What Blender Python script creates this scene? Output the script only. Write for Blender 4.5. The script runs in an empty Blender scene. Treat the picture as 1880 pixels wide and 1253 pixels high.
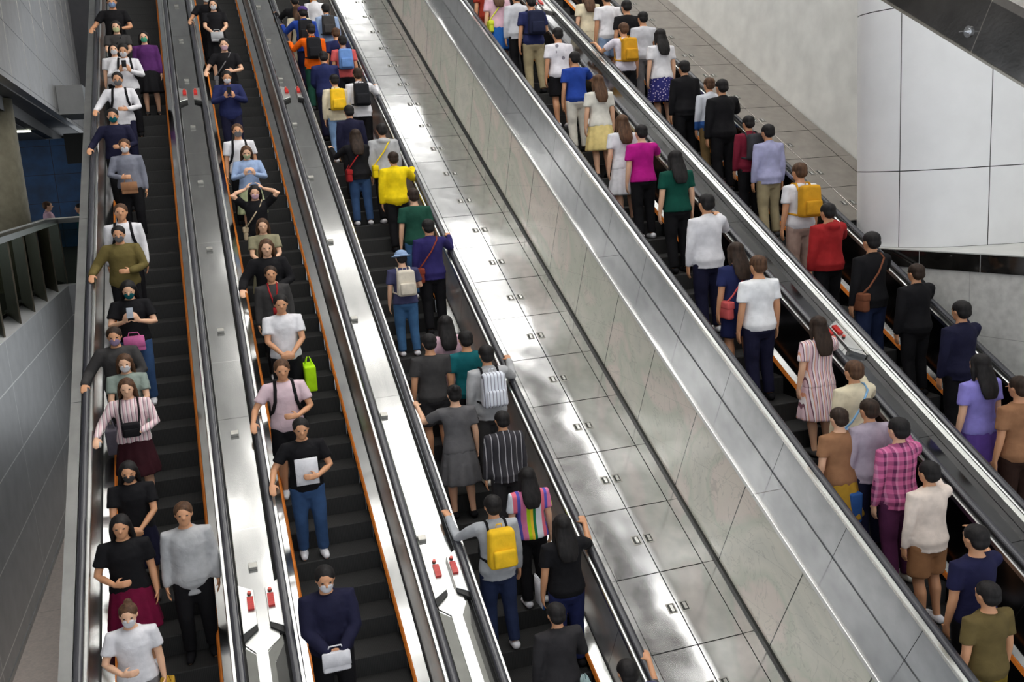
import bpy, bmesh, math, random
from mathutils import Vector, Matrix, noise
random.seed(7)
C = bpy.context.scene.collection
PI = math.pi
LAMP_E = 12.0
WORLD_E = .82
EXPO = 0.18
# ------------------------------------------------------------------ incline frame
AL = math.radians(29.14374)
D = Vector((0, math.cos(AL), math.sin(AL)))       # up along the escalators
N = Vector((0, -math.sin(AL), math.cos(AL)))      # out of the inclined plane
XV = Vector((1, 0, 0))
def IP(x, s, h): return XV*x + D*s + N*h          # place on the incline: across, along, above (camera eye is the origin)

# ------------------------------------------------------------------ materials
def srgb(r, g, b):
    f = lambda c: (c/12.92 if c <= .04045 else ((c+.055)/1.055)**2.4)
    return (f(r/255), f(g/255), f(b/255), 1)
MATS = {}
def new_mat(name):
    m = bpy.data.materials.new(name); m.use_nodes = True
    nt = m.node_tree; b = nt.nodes['Principled BSDF']
    return m, nt, b
def ramp(nt, stops, interp='LINEAR'):
    r = nt.nodes.new('ShaderNodeValToRGB'); r.color_ramp.interpolation = interp
    e = r.color_ramp.elements
    e[0].position, e[0].color = stops[0]; e[1].position, e[1].color = stops[-1]
    for p, c in stops[1:-1]:
        k = e.new(p); k.color = c
    return r
def mathn(nt, op, a=None, b=None):
    n = nt.nodes.new('ShaderNodeMath'); n.operation = op
    for i, v in ((0, a), (1, b)):
        if v is None: continue
        if isinstance(v, (int, float)): n.inputs[i].default_value = v
        else: nt.links.new(v, n.inputs[i])
    return n.outputs[0]
def mixc(nt, fac, a, b):
    n = nt.nodes.new('ShaderNodeMix'); n.data_type = 'RGBA'
    for i, v in ((0, fac), (6, a), (7, b)):
        if isinstance(v, (int, float, tuple)): n.inputs[i].default_value = v
        else: nt.links.new(v, n.inputs[i])
    return n.outputs[2]
def surface(name, col, metal=0.0, rough=.5, noise_scale=None, noise_amt=.08, stretch=(1, 1, 1), bump=0.0, bump_scale=3.0,
            lines=(), linecol=(.01, .01, .01, 1), rough_var=0.0, spec=.5, wave=0.0, wave_scale=1.0):
    """Solid surface with fine noise in tone, dents in the normal and straight joints (direction, spacing, offset, width)."""
    if name in MATS: return MATS[name]
    m, nt, b = new_mat(name)
    geo = nt.nodes.new('ShaderNodeNewGeometry'); pos = geo.outputs['Position']
    mp = nt.nodes.new('ShaderNodeMapping'); mp.inputs['Scale'].default_value = stretch
    nt.links.new(pos, mp.inputs['Vector'])
    c = col
    if noise_scale:
        nz = nt.nodes.new('ShaderNodeTexNoise'); nz.inputs['Scale'].default_value = noise_scale; nz.inputs['Detail'].default_value = 5
        nt.links.new(mp.outputs[0], nz.inputs['Vector'])
        lo = tuple(max(0, v*(1-noise_amt*2)) for v in col[:3])+(1,); hi = tuple(min(1, v*(1+noise_amt*2)) for v in col[:3])+(1,)
        r = ramp(nt, [(.3, lo), (.7, hi)]); nt.links.new(nz.outputs['Fac'], r.inputs[0]); c = r.outputs[0]
        if rough_var:
            rr = mathn(nt, 'MULTIPLY_ADD', nz.outputs['Fac'], rough_var)
            rr.node.inputs[2].default_value = rough-rough_var/2
            nt.links.new(rr, b.inputs['Roughness'])
    fac = None
    for d, sp, off, w in lines:
        dt = nt.nodes.new('ShaderNodeVectorMath'); dt.operation = 'DOT_PRODUCT'
        nt.links.new(pos, dt.inputs[0]); dt.inputs[1].default_value = d
        v = mathn(nt, 'SUBTRACT', dt.outputs['Value'], off); v = mathn(nt, 'DIVIDE', v, sp); v = mathn(nt, 'FRACT', v)
        v = mathn(nt, 'LESS_THAN', v, w/sp)
        fac = v if fac is None else mathn(nt, 'MAXIMUM', fac, v)
    if fac is not None: c = mixc(nt, fac, c, linecol)
    if isinstance(c, tuple): b.inputs['Base Color'].default_value = c
    else: nt.links.new(c, b.inputs['Base Color'])
    b.inputs['Metallic'].default_value = metal
    if not rough_var: b.inputs['Roughness'].default_value = rough
    b.inputs['Specular IOR Level'].default_value = spec
    last = None
    if wave:
        nz3 = nt.nodes.new('ShaderNodeTexNoise'); nz3.inputs['Scale'].default_value = wave_scale; nz3.inputs['Detail'].default_value = 1.0
        nt.links.new(pos, nz3.inputs['Vector'])
        bp2 = nt.nodes.new('ShaderNodeBump'); bp2.inputs['Strength'].default_value = 1.0; bp2.inputs['Distance'].default_value = wave
        nt.links.new(nz3.outputs['Fac'], bp2.inputs['Height']); last = bp2.outputs[0]
    if bump:
        nz2 = nt.nodes.new('ShaderNodeTexNoise'); nz2.inputs['Scale'].default_value = bump_scale; nz2.inputs['Detail'].default_value = 3
        nt.links.new(mp.outputs[0], nz2.inputs['Vector'])
        bp = nt.nodes.new('ShaderNodeBump'); bp.inputs['Strength'].default_value = 1.0; bp.inputs['Distance'].default_value = bump
        nt.links.new(nz2.outputs['Fac'], bp.inputs['Height'])
        if last: nt.links.new(last, bp.inputs['Normal'])
        last = bp.outputs[0]
    if last: nt.links.new(last, b.inputs['Normal'])
    MATS[name] = m
    return m
dv, nv = tuple(D), tuple(N)
M = {}
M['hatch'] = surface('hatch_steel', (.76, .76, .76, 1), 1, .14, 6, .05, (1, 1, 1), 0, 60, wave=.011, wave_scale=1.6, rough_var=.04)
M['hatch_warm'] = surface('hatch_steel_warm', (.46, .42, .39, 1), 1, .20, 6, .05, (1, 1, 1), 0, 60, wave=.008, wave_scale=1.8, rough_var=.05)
M['coping'] = surface('coping_steel', (.80, .80, .80, 1), 1, .12, 5, .04, (1, .3, .3), 0, 80, wave=.006, wave_scale=1.5, rough_var=.04)
M['cladding'] = surface('cladding_steel', (.42, .43, .44, 1), .55, .28, 5, .05, lines=((dv, 1.1598, 3.274, .007),), wave=.006, wave_scale=1.2)
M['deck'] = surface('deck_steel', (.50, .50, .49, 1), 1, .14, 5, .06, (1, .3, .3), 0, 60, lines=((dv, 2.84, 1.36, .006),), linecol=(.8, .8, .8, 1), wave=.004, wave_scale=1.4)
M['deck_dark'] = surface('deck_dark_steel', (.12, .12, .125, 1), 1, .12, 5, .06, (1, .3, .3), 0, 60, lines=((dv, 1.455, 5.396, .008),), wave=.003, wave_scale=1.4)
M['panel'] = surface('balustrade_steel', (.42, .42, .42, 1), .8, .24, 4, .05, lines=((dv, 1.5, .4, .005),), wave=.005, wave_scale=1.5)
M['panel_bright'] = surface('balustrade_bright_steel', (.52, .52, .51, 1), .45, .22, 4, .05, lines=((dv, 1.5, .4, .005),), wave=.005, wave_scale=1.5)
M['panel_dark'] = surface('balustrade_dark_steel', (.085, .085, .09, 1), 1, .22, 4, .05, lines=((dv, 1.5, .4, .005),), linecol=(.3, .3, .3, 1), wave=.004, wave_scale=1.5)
M['ledge'] = surface('ledge_steel', (.56, .56, .55, 1), 1, .13, 4, .05, wave=.006, wave_scale=1.8)
M['cap'] = surface('rail_cap_steel', (.72, .72, .70, 1), 1, .27)
M['lip'] = surface('coping_lip_steel', (.70, .70, .68, 1), .7, .42)
M['grey_cap'] = surface('outer_cap_steel', (.36, .36, .35, 1), 1, .42, 4, .05, lines=((dv, 4.2, 1.0, .008),))
M['black'] = surface('black_gap', (.008, .008, .008, 1), 0, .6)
M['rubber'] = surface('handrail_rubber', (.040, .040, .048, 1), 0, .25, spec=.6)
M['brush'] = surface('orange_skirt_brush', (.80, .22, .02, 1), 0, .7)
M['riser'] = surface('step_riser', (.030, .029, .028, 1), 0, .7, lines=((tuple(XV), .018, 0, .008),), linecol=(.018, .018, .018, 1))
M['tread'] = surface('step_tread', (.017, .016, .0155, 1), .0, .8, 30, .1, (1, 1, 1), lines=((tuple(XV), .018, 0, .008),), linecol=(.010, .010, .010, 1))
M['box'] = surface('box_steel', (.40, .39, .36, 1), 1, .45, 8, .05)
M['stopplate'] = surface('stop_plate_steel', (.62, .62, .60, 1), 1, .38, 8, .04, bump=.0004, bump_scale=90)
M['red'] = surface('red_plastic', (.48, .012, .008, 1), 0, .35)
M['redface'] = surface('red_sign_face', (.60, .02, .012, 1), 0, .4)
M['button'] = surface('red_button', (.72, .10, .07, 1), 0, .3)
M['recess'] = surface('recess_grey', (.13, .13, .12, 1), .7, .4, 5, .06)
M['recess_dark'] = surface('recess_dark_grey', (.045, .045, .042, 1), .6, .4, 5, .06)
M['white_panel'] = surface('white_wall_panel', (.80, .80, .81, 1), .0, .38, 3, .015)
M['concrete'] = surface('pale_wall', (.70, .70, .67, 1), 0, .45, 2.5, .05, bump=.002, bump_scale=8)
M['stone'] = surface('pale_stone', (.62, .61, .58, 1), 0, .5, 9, .07, bump=.001, bump_scale=30, lines=(((0, 0, 1), 1.0, -2.63, .006), ((-.23, .973, 0), 1.3, .68, .006)), linecol=(.30, .29, .28, 1))
M['blackstone'] = surface('black_stone_band', (.012, .011, .010, 1), 0, .08, 5, .2, lines=(((-.23, .973, 0), .86, .15, .010),), linecol=(.30, .30, .30, 1), spec=.7)
M['slab'] = surface('ledge_slab', (.55, .55, .53, 1), 0, .35, 4, .04)
M['dark_steel'] = surface('dark_clad_steel', (.15, .145, .14, 1), 1, .22, 2.5, .18, (1, 1, 1), .0006, 25, lines=((dv, 2.2, 5.994, .010),), linecol=(.45, .42, .38, 1), wave=.006, wave_scale=.9)
M['wall_grey'] = surface('grey_wall_panel', (.36, .36, .36, 1), .75, .34, 3, .06, lines=(((0, 0, 1), .985, -2.945, .022), ((0, 1, 0), 3.45, 15.8, .016)), linecol=(.75, .75, .72, 1), wave=.004, wave_scale=.8)
M['bulkhead'] = surface('bulkhead_panel', (.40, .39, .385, 1), .6, .36, 3, .05, lines=(((0, 0, 1), 1.02, 2.065, .022),), linecol=(.03, .03, .03, 1), wave=.003, wave_scale=.6)
M['box_white'] = surface('white_box_panel', (.86, .86, .86, 1), .0, .5, 5, .02)
M['soffit'] = surface('soffit_panel', (.085, .083, .09, 1), .2, .5, 3, .05, lines=(((0, 1, 0), 2.9, 28.2, .02),))
M['soffit2'] = surface('soffit_lower_panel', (.11, .11, .11, 1), .2, .5, 3, .05, lines=(((0, 1, 0), .3, 0, .01),), linecol=(.06, .06, .06, 1))
M['blue'] = surface('blue_wall_panel', (.006, .055, .16, 1), .1, .3, 2, .2, lines=(((0, 0, 1), 1.0, .35, .02), ((1, 0, 0), 2.4, -4.75, .02)), linecol=(.002, .006, .015, 1))
M['column_beige'] = surface('beige_column_render', (.30, .27, .19, 1), 0, .7, 6, .08, bump=.002, bump_scale=30)
M['fin'] = surface('bronze_fin', (.10, .085, .06, 1), .5, .4, 4, .08)
M['rail_dark'] = surface('balcony_rail_steel', (.10, .10, .095, 1), .9, .3)
M['rail_trim'] = surface('balcony_rail_trim', (.55, .52, .45, 1), 1, .25)
M['floor'] = surface('speckled_floor', (.72, .62, .56, 1), 0, .45, 22, .05, lines=(((0, 1, 0), 2.4, .3, .008),), linecol=(.30, .26, .22, 1))
M['ceiling'] = surface('ceiling_white', (.66, .66, .65, 1), 0, .7)
M['darkfloor'] = surface('dark_floor', (.05, .05, .05, 1), 0, .6)
M['chrome'] = surface('chrome', (.75, .76, .78, 1), 1, .15)
M['eye'] = surface('eye_dark', (.02, .012, .01, 1), 0, .2)
def marble():
    m, nt, b = new_mat('marble_cladding')
    geo = nt.nodes.new('ShaderNodeNewGeometry'); pos = geo.outputs['Position']
    w = nt.nodes.new('ShaderNodeTexNoise'); w.inputs['Scale'].default_value = .55; w.inputs['Detail'].default_value = 6; w.inputs['Distortion'].default_value = 1.6
    nt.links.new(pos, w.inputs['Vector'])
    r = ramp(nt, [(.25, (.58, .58, .50, 1)), (.42, (.72, .69, .59, 1)), (.50, (.62, .63, .52, 1)), (.58, (.78, .68, .60, 1)), (.8, (.80, .75, .62, 1))])
    nt.links.new(w.outputs['Fac'], r.inputs[0])
    v = nt.nodes.new('ShaderNodeTexNoise'); v.inputs['Scale'].default_value = 1.4; v.inputs['Detail'].default_value = 3; v.inputs['Distortion'].default_value = 3
    nt.links.new(pos, v.inputs['Vector'])
    vr = ramp(nt, [(.485, (0, 0, 0, 1)), (.5, (.35, .35, .35, 1)), (.515, (0, 0, 0, 1))]); nt.links.new(v.outputs['Fac'], vr.inputs[0])
    c = mixc(nt, vr.outputs[0], r.outputs[0], (.30, .29, .25, 1))
    fac = None
    for d, sp, off, wd in ((dv, 1.1486, 5.52, .013), ((0, 0, 1), .62, .1, .003)):
        dt = nt.nodes.new('ShaderNodeVectorMath'); dt.operation = 'DOT_PRODUCT'
        nt.links.new(pos, dt.inputs[0]); dt.inputs[1].default_value = d
        x = mathn(nt, 'FRACT', mathn(nt, 'DIVIDE', mathn(nt, 'SUBTRACT', dt.outputs['Value'], off), sp))
        x = mathn(nt, 'LESS_THAN', x, wd/sp)
        if sp < 1: x = mathn(nt, 'MULTIPLY', x, .35)
        fac = x if fac is None else mathn(nt, 'MAXIMUM', fac, x)
    c = mixc(nt, fac, c, (.03, .03, .03, 1))
    nt.links.new(c, b.inputs['Base Color']); b.inputs['Roughness'].default_value = .16; b.inputs['Specular IOR Level'].default_value = .6
    return m
M['marble'] = marble()
def glass():
    m, nt, b = new_mat('tinted_glass')
    b.inputs['Base Color'].default_value = (.30, .34, .28, 1); b.inputs['Transmission Weight'].default_value = 1; b.inputs['Roughness'].default_value = .02; b.inputs['IOR'].default_value = 1.1
    return m
M['glass'] = glass()
def lamp(name, col, e):
    m, nt, b = new_mat(name)
    b.inputs['Emission Color'].default_value = col; b.inputs['Emission Strength'].default_value = e; b.inputs['Base Color'].default_value = (.8, .8, .8, 1)
    return m

# cloth colours (linear from the sRGB read off the photograph)
COL = dict(black=(22, 21, 24), darkgrey=(62, 60, 60), purple=(84, 40, 96), white=(222, 220, 224), white2=(238, 238, 240), darknavy=(28, 28, 52), darknavy2=(30, 30, 62),
  greyblue=(120, 122, 134), tan=(150, 108, 78), olive=(104, 92, 52), greygreen=(138, 150, 142), greypurple=(112, 106, 118), maroonblack=(52, 18, 26),
  navyblack=(18, 18, 40), magentadark=(110, 14, 52), lightgrey=(176, 176, 178), grey=(112, 110, 112), mustard=(178, 138, 46), navy=(36, 42, 84), lightblue=(152, 172, 206),
  palegreen=(172, 178, 138), beigegreen=(140, 134, 108), neon=(176, 226, 22), pinkstripe=(214, 180, 186), jeans=(52, 78, 116), jeansdark=(38, 48, 78), bluejeans=(62, 100, 140),
  lightjeans=(122, 152, 190), cream=(220, 208, 180), royalblue=(36, 66, 150), orange=(244, 104, 14), coral=(206, 92, 92), darkgreen=(30, 74, 60), purplecap=(72, 52, 112),
  yellow=(240, 208, 20), limeyellow=(206, 214, 60), red=(158, 36, 38), navypurple=(44, 38, 92), brownred=(130, 56, 40), denim=(134, 156, 188), navygrey=(66, 66, 98), palepink=(214, 176, 190),
  teal=(16, 92, 98), charcoal=(48, 46, 48), midgrey=(96, 94, 96), silvergrey=(168, 170, 174), rust=(150, 50, 34), strongblue=(32, 92, 168), palegrey=(196, 196, 202), khaki=(164, 150, 118),
  offwhite=(214, 210, 200), creamyellow=(222, 200, 134), magenta=(178, 22, 128), forest=(10, 70, 58), olivedark=(66, 64, 38), lavendergrey=(170, 158, 172), plum=(88, 42, 76), creamwhite=(228, 212, 200),
  tanbrown=(150, 106, 72), olivebrown=(98, 84, 50), olivemustard=(120, 100, 34), khakibrown=(128, 104, 68), maroon=(120, 30, 50), lavender=(170, 170, 204), beigepink=(176, 150, 138),
  periwinkle=(140, 132, 206), violet=(96, 70, 148), brown=(122, 74, 52), darkbrown=(50, 32, 26), stripewhite=(210, 212, 220), greystripe=(70, 68, 72), rainbow=(200, 160, 180), stripepink=(206, 176, 184),
  plaidpink=(190, 96, 140), whiteprint=(224, 220, 226), whitepurple=(226, 220, 232), navyprint=(40, 40, 104), whiteblue=(200, 206, 226), blue=(136, 160, 196), paleyellow=(206, 208, 160), green=(80, 168, 134),
  lilac=(150, 130, 160), silver=(150, 156, 166), pink=(204, 106, 158), pinkwhite=(216, 190, 198), blackpack=(30, 30, 34), yellowpack=(236, 188, 40), bluepack=(104, 140, 196), beigepack=(210, 200, 184), navypack=(30, 34, 58),
  mustardpack=(206, 150, 36), greypack=(56, 56, 60), paleteal=(168, 190, 192), skyblue=(130, 174, 214), beige=(190, 170, 140), denimshort=(90, 120, 160))
SKINS = [srgb(236, 196, 168), srgb(226, 178, 146), srgb(206, 150, 112)]
def cloth(name):
    key = 'cloth_'+name
    if key in MATS: return MATS[key]
    m, nt, b = new_mat(key); c = srgb(*COL[name])
    tc = nt.nodes.new('ShaderNodeTexCoord'); o = tc.outputs['Object']
    nz = nt.nodes.new('ShaderNodeTexNoise'); nz.inputs['Scale'].default_value = 9; nz.inputs['Detail'].default_value = 4
    nt.links.new(o, nz.inputs['Vector'])
    r = ramp(nt, [(.3, tuple(v*.86 for v in c[:3])+(1,)), (.7, tuple(min(1, v*1.1) for v in c[:3])+(1,))]); nt.links.new(nz.outputs['Fac'], r.inputs[0])
    out = r.outputs[0]
    sep = nt.nodes.new('ShaderNodeSeparateXYZ'); nt.links.new(o, sep.inputs[0])
    def bands(axis, freq, stops, interp='CONSTANT'):
        v = mathn(nt, 'FRACT', mathn(nt, 'MULTIPLY', sep.outputs[axis], freq)); q = ramp(nt, stops, interp); nt.links.new(v, q.inputs[0]); return q.outputs[0]
    S = lambda *a: srgb(*a)
    if name == 'pinkstripe': out = bands(0, 22, [(0, S(228, 196, 200)), (.5, S(150, 120, 130)), (.7, S(236, 224, 222))])
    elif name == 'stripewhite': out = bands(0, 26, [(0, S(222, 224, 232)), (.62, S(120, 116, 124)), (.8, S(205, 208, 220))])
    elif name == 'greystripe': out = bands(0, 14, [(0, S(60, 58, 62)), (.62, S(170, 168, 172)), (.76, S(52, 50, 56))])
    elif name == 'rainbow': out = bands(0, 3.2, [(0, S(30, 120, 70)), (.1, S(214, 218, 226)), (.34, S(226, 110, 130)), (.5, S(90, 90, 180)), (.6, S(214, 120, 160)), (.78, S(180, 214, 30)), (.9, S(240, 196, 60))])
    elif name == 'stripepink': out = bands(0, 20, [(0, S(222, 190, 198)), (.4, S(120, 80, 92)), (.55, S(238, 226, 226)), (.85, S(222, 160, 130))])
    elif name == 'plaidpink':
        a = bands(0, 12, [(0, S(206, 104, 150)), (.5, S(110, 50, 88)), (.8, S(226, 150, 184))]); bb = bands(2, 12, [(0, S(196, 100, 146)), (.5, S(96, 50, 84))]); out = mixc(nt, .5, a, bb)
    elif name == 'greyprint' or name == 'whiteprint' or name == 'whitepurple' or name == 'navyprint':
        vz = nt.nodes.new('ShaderNodeTexVoronoi'); vz.inputs['Scale'].default_value = 9 if name != 'navyprint' else 26; nt.links.new(o, vz.inputs['Vector'])
        f = mathn(nt, 'LESS_THAN', vz.outputs['Distance'], .28)
        if name != 'navyprint':
            ax = mathn(nt, 'LESS_THAN', mathn(nt, 'ABSOLUTE', sep.outputs[0]), .09); zz = mathn(nt, 'GREATER_THAN', sep.outputs[2], 1.15); f = mathn(nt, 'MULTIPLY', f, mathn(nt, 'MULTIPLY', ax, zz))
        out = mixc(nt, f, out, {'whiteprint': S(130, 126, 136), 'whitepurple': S(150, 140, 206), 'navyprint': S(190, 180, 200)}[name])
    elif name == 'whiteblue':
        f = mathn(nt, 'LESS_THAN', sep.outputs[2], 1.0); out = mixc(nt, f, S(206, 208, 216), S(48, 88, 150))
    nt.links.new(out, b.inputs['Base Color']); b.inputs['Roughness'].default_value = .85; b.inputs['Specular IOR Level'].default_value = .2
    bp = nt.nodes.new('ShaderNodeBump'); bp.inputs['Distance'].default_value = .012; bp.inputs['Strength'].default_value = .6
    wv = nt.nodes.new('ShaderNodeTexNoise'); wv.inputs['Scale'].default_value = 7; wv.inputs['Detail'].default_value = 3; wv.inputs['Distortion'].default_value = 1.2
    nt.links.new(o, wv.inputs['Vector']); nt.links.new(wv.outputs['Fac'], bp.inputs['Height']); nt.links.new(bp.outputs[0], b.inputs['Normal'])
    MATS[key] = m
    return m
def skin(i):
    key = 'skin_%d' % i
    if key not in MATS:
        m, nt, b = new_mat(key); b.inputs['Base Color'].default_value = SKINS[i]; b.inputs['Roughness'].default_value = .5
        b.inputs['Subsurface Weight'].default_value = .08; b.inputs['Subsurface Radius'].default_value = (.02, .008, .004); MATS[key] = m
    return MATS[key]
HAIRC = dict(black=(.012, .010, .010, 1), darkbrown=(.030, .017, .011, 1), brown=(.085, .042, .022, 1))
def hairm(c):
    return surface('hair_'+c, HAIRC[c], 0, .62, 40, .25, (1, 1, .12), .002, 90, spec=.25)

# ------------------------------------------------------------------ linking
def setp(o, label=None, cat=None, group=None, kind=None):
    for k, v in (('label', label), ('category', cat), ('group', group), ('kind', kind)):
        if v: o[k] = v
    return o
def empty(name, loc, label=None, cat=None, group=None, rz=0, sc=1):
    o = bpy.data.objects.new(name, None); C.objects.link(o); o.empty_display_size = .1
    o.location = loc; o.rotation_euler = (0, 0, rz); o.scale = (sc, sc, sc)
    return setp(o, label, cat, group)
def obj(name, bm, mats, parent=None, smooth=False, origin=None, **kw):
    """Link a bmesh (in place coordinates) as one mesh object; its origin is the parent's place or its own base."""
    if not isinstance(mats, (list, tuple)): mats = [mats]
    bmesh.ops.recalc_face_normals(bm, faces=bm.faces)
    if parent is not None:
        org = parent.location.copy()
        if parent.parent: org += parent.parent.location
    elif origin is not None: org = Vector(origin)
    else:
        xs = [v.co for v in bm.verts]
        lo = Vector([min(c[i] for c in xs) for i in range(3)]); hi = Vector([max(c[i] for c in xs) for i in range(3)])
        org = Vector(((lo.x+hi.x)/2, (lo.y+hi.y)/2, lo.z))
    for v in bm.verts: v.co -= org
    me = bpy.data.meshes.new(name); bm.to_mesh(me); bm.free()
    for m in mats: me.materials.append(m)
    if smooth:
        for p in me.polygons: p.use_smooth = True
    o = bpy.data.objects.new(name, me); C.objects.link(o)
    if parent is not None: o.parent = parent
    else: o.location = org
    return setp(o, **kw)
def copy_tree(o, delta):
    c = o.copy(); C.objects.link(c); c.location = o.location+delta
    for ch in o.children:
        d = ch.copy(); C.objects.link(d); d.parent = c
        for g in ch.children:
            e = g.copy(); C.objects.link(e); e.parent = d
    return c
def bevel(bm, w, seg=2):
    bmesh.ops.bevel(bm, geom=list(bm.edges), offset=w, segments=seg, affect='EDGES', profile=.6)
    return bm
def prism(sec, a, b, bm=None, closed=True, mi=0):
    """Sweep a section [(x,h)] along the incline from s=a to s=b."""
    bm = bm or bmesh.new()
    A = [bm.verts.new(IP(x, a, h)) for x, h in sec]; B = [bm.verts.new(IP(x, b, h)) for x, h in sec]
    n = len(sec)
    for i in range(n if closed else n-1):
        f = bm.faces.new((A[i], A[(i+1) % n], B[(i+1) % n], B[i])); f.material_index = mi
    if closed:
        bm.faces.new(A[::-1]); bm.faces.new(B)
    return bm
def rect(x0, x1, h0, h1): return [(x0, h0), (x1, h0), (x1, h1), (x0, h1)]
def ibox(x0, x1, s0, s1, h0, h1, bm=None): return prism(rect(x0, x1, h0, h1), s0, s1, bm)
def wbox(x0, x1, y0, y1, z0, z1, bm=None, rot=0, piv=(0, 0, 0)):
    bm = bm or bmesh.new()
    r = bmesh.ops.create_cube(bm, size=1)
    for v in r['verts']:
        c = Vector((x0+(v.co.x+.5)*(x1-x0), y0+(v.co.y+.5)*(y1-y0), z0+(v.co.z+.5)*(z1-z0)))
        if rot: c = Matrix.Rotation(rot, 3, 'Z') @ (c-Vector(piv))+Vector(piv)
        v.co = c
    return bm
def iplate(poly, h0, h1, bm=None):
    """Polygon [(x,s)] lying in the inclined plane, from height h0 to h1."""
    bm = bm or bmesh.new()
    A = [bm.verts.new(IP(x, s, h0)) for x, s in poly]; B = [bm.verts.new(IP(x, s, h1)) for x, s in poly]; n = len(poly)
    for i in range(n): bm.faces.new((A[i], A[(i+1) % n], B[(i+1) % n], B[i]))
    bm.faces.new(A[::-1]); bm.faces.new(B)
    return bm
ORD = ['first', 'second', 'third', 'fourth', 'fifth', 'sixth', 'seventh', 'eighth', 'ninth', 'tenth', 'eleventh', 'twelfth', 'thirteenth', 'fourteenth', 'fifteenth',
       'sixteenth', 'seventeenth', 'eighteenth', 'nineteenth', 'twentieth', 'twenty-first', 'twenty-second', 'twenty-third', 'twenty-fourth']
# ------------------------------------------------------------------ escalators
RUN = .4; RISE = RUN*math.tan(AL); DS = RUN/math.cos(AL)
CX = {1: -.855, 2: 1.05, 3: 2.92, 4: 6.18, 5: 8.02}; H0 = {1: -9.05, 2: -9.05, 3: -9.05, 4: -7.40, 5: -7.40}
PH = {1: .0, 2: .17, 3: .31, 4: .08, 5: .25}; S0 = {1: 2.8, 2: 2.8, 3: 2.8, 4: .8, 5: .8}
SE = {1: 31.5, 2: 31.5, 3: 31.5, 4: 27.0, 5: 27.0}
ELAB = {1: 'leftmost escalator beside the grey panel wall, its right half of steps almost empty',
        2: 'second escalator from the left, riders facing the camera',
        3: 'middle escalator packed with riders seen from behind, beside the bright hatch plates',
        4: 'escalator directly right of the marble wall and its bright steel coping',
        5: 'rightmost escalator passing below the white column, riders seen from behind'}
def make_escalator(e):
    c, h0 = CX[e], H0[e]; a, b = S0[e], SE[e]
    rh = h0+(.90 if e < 4 else .79); ro = .705 if e < 4 else .66
    t = empty('escalator', IP(c, a, h0), ELAB[e], 'escalator', 'escalators running side by side')
    # one step, then copies
    bm = bmesh.new(); sp = IP(c, a+PH[e], h0-.03); y, z = sp.y, sp.z; W = .495
    sec = [(.0, -.010), (.010, 0), (.4, 0), (.4, -.03), (.03, -.03), (.03, -RISE-.02), (.006, -RISE-.02), (.002, -.10)]
    A = [bm.verts.new((c-W, y+p, z+q)) for p, q in sec]; B = [bm.verts.new((c+W, y+p, z+q)) for p, q in sec]; n = len(sec)
    for i in range(n):
        f = bm.faces.new((A[i], A[(i+1) % n], B[(i+1) % n], B[i])); f.material_index = 0 if i < 2 else 1
    bm.faces.new(A[::-1]); bm.faces.new(B)
    st = obj('step', bm, [M['tread'], M['riser']], t); k = 1
    while a+PH[e]+k*DS < b:
        o = st.copy(); C.objects.link(o); o.location = st.location+Vector((0, RUN*k, RISE*k)); k += 1
    for sgn, side in ((-1, 'left'), (1, 'right')):
        X = lambda d: c+sgn*d
        obj('skirt_panel', prism([(X(.50), h0-.42), (X(.52), h0-.42), (X(.52), h0+.0), (X(.50), h0+.0)], a, b), M['panel_dark'], t)
        obj('skirt_brush', prism([(X(.480), h0+.012), (X(.510), h0+.002), (X(.514), h0+.046), (X(.496), h0+.048)], a, b), M['brush'], t, label='orange brush strip along the step edge')
        w = ro-.055
        obj('inner_ledge', prism([(X(.512), h0+.0), (X(.512), h0+.035), (X(w-.012), h0+.058), (X(w-.012), h0+.0)], a, b), M['ledge'], t, label='bright steel ledge beside the brush')
        obj('ledge_joint', prism(rect(min(X(w-.012), X(w+.004)), max(X(w-.012), X(w+.004)), h0+.02, h0+.05), a, b), M['black'], t)
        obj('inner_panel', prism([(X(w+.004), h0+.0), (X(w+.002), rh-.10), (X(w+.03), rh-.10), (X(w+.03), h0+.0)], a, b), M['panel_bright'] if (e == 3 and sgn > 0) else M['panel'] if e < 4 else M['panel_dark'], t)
        obj('rail_cap', prism([(X(ro-.080), rh-.10), (X(ro-.080), rh-.055), (X(ro-.070), rh-.045), (X(ro+.012), rh-.045), (X(ro+.03), rh-.06), (X(ro+.03), rh-.10)], a, b), M['cap'], t, label='polished steel strip under the handrail')
        hs = []
        for i in range(14):
            an = 2*PI*i/14; hs.append((X(ro+.042*math.cos(an)*(1.0 if abs(math.cos(an)) > .2 else 1)), rh-.012+.026*math.sin(an)*(1 if math.sin(an) > 0 else .7)))
        obj('handrail', prism(hs, a, b), M['rubber'], t, smooth=False, label='dark rubber handrail')
    if e == 1:
        x1 = c-ro-.045
        obj('outer_cap', prism([(-1.735, rh-.10), (-1.735, rh-.05), (x1-.012, rh-.05), (x1-.012, rh-.10)], a, b), M['grey_cap'], t, label='matt grey steel cap left of the handrail')
        obj('outer_panel', prism(rect(-1.73, -1.70, h0-.9, rh-.10), a, b), M['wall_grey'], t)
        obj('gap_strip', prism(rect(x1-.012, c-ro-.03, rh-.14, rh-.09), a, b), M['black'], t)
    if e == 4:
        obj('outer_panel', prism(rect(5.438, 5.47, -7.30, -6.66), a, b), M['cladding'], t, label='grey steel outer panel with dark joints')
        obj('outer_cap', prism([(5.430, -6.66), (5.430, -6.628), (5.436, -6.622), (5.474, -6.622), (5.474, -6.66)], a, b), M['cap'], t)
        obj('gap_strip', prism(rect(5.474, 5.52, -6.72, -6.69), a, b), M['black'], t)
        obj('trim_line', prism(rect(5.492, 5.499, -6.70, -6.645), a, b), M['cap'], t)
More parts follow.
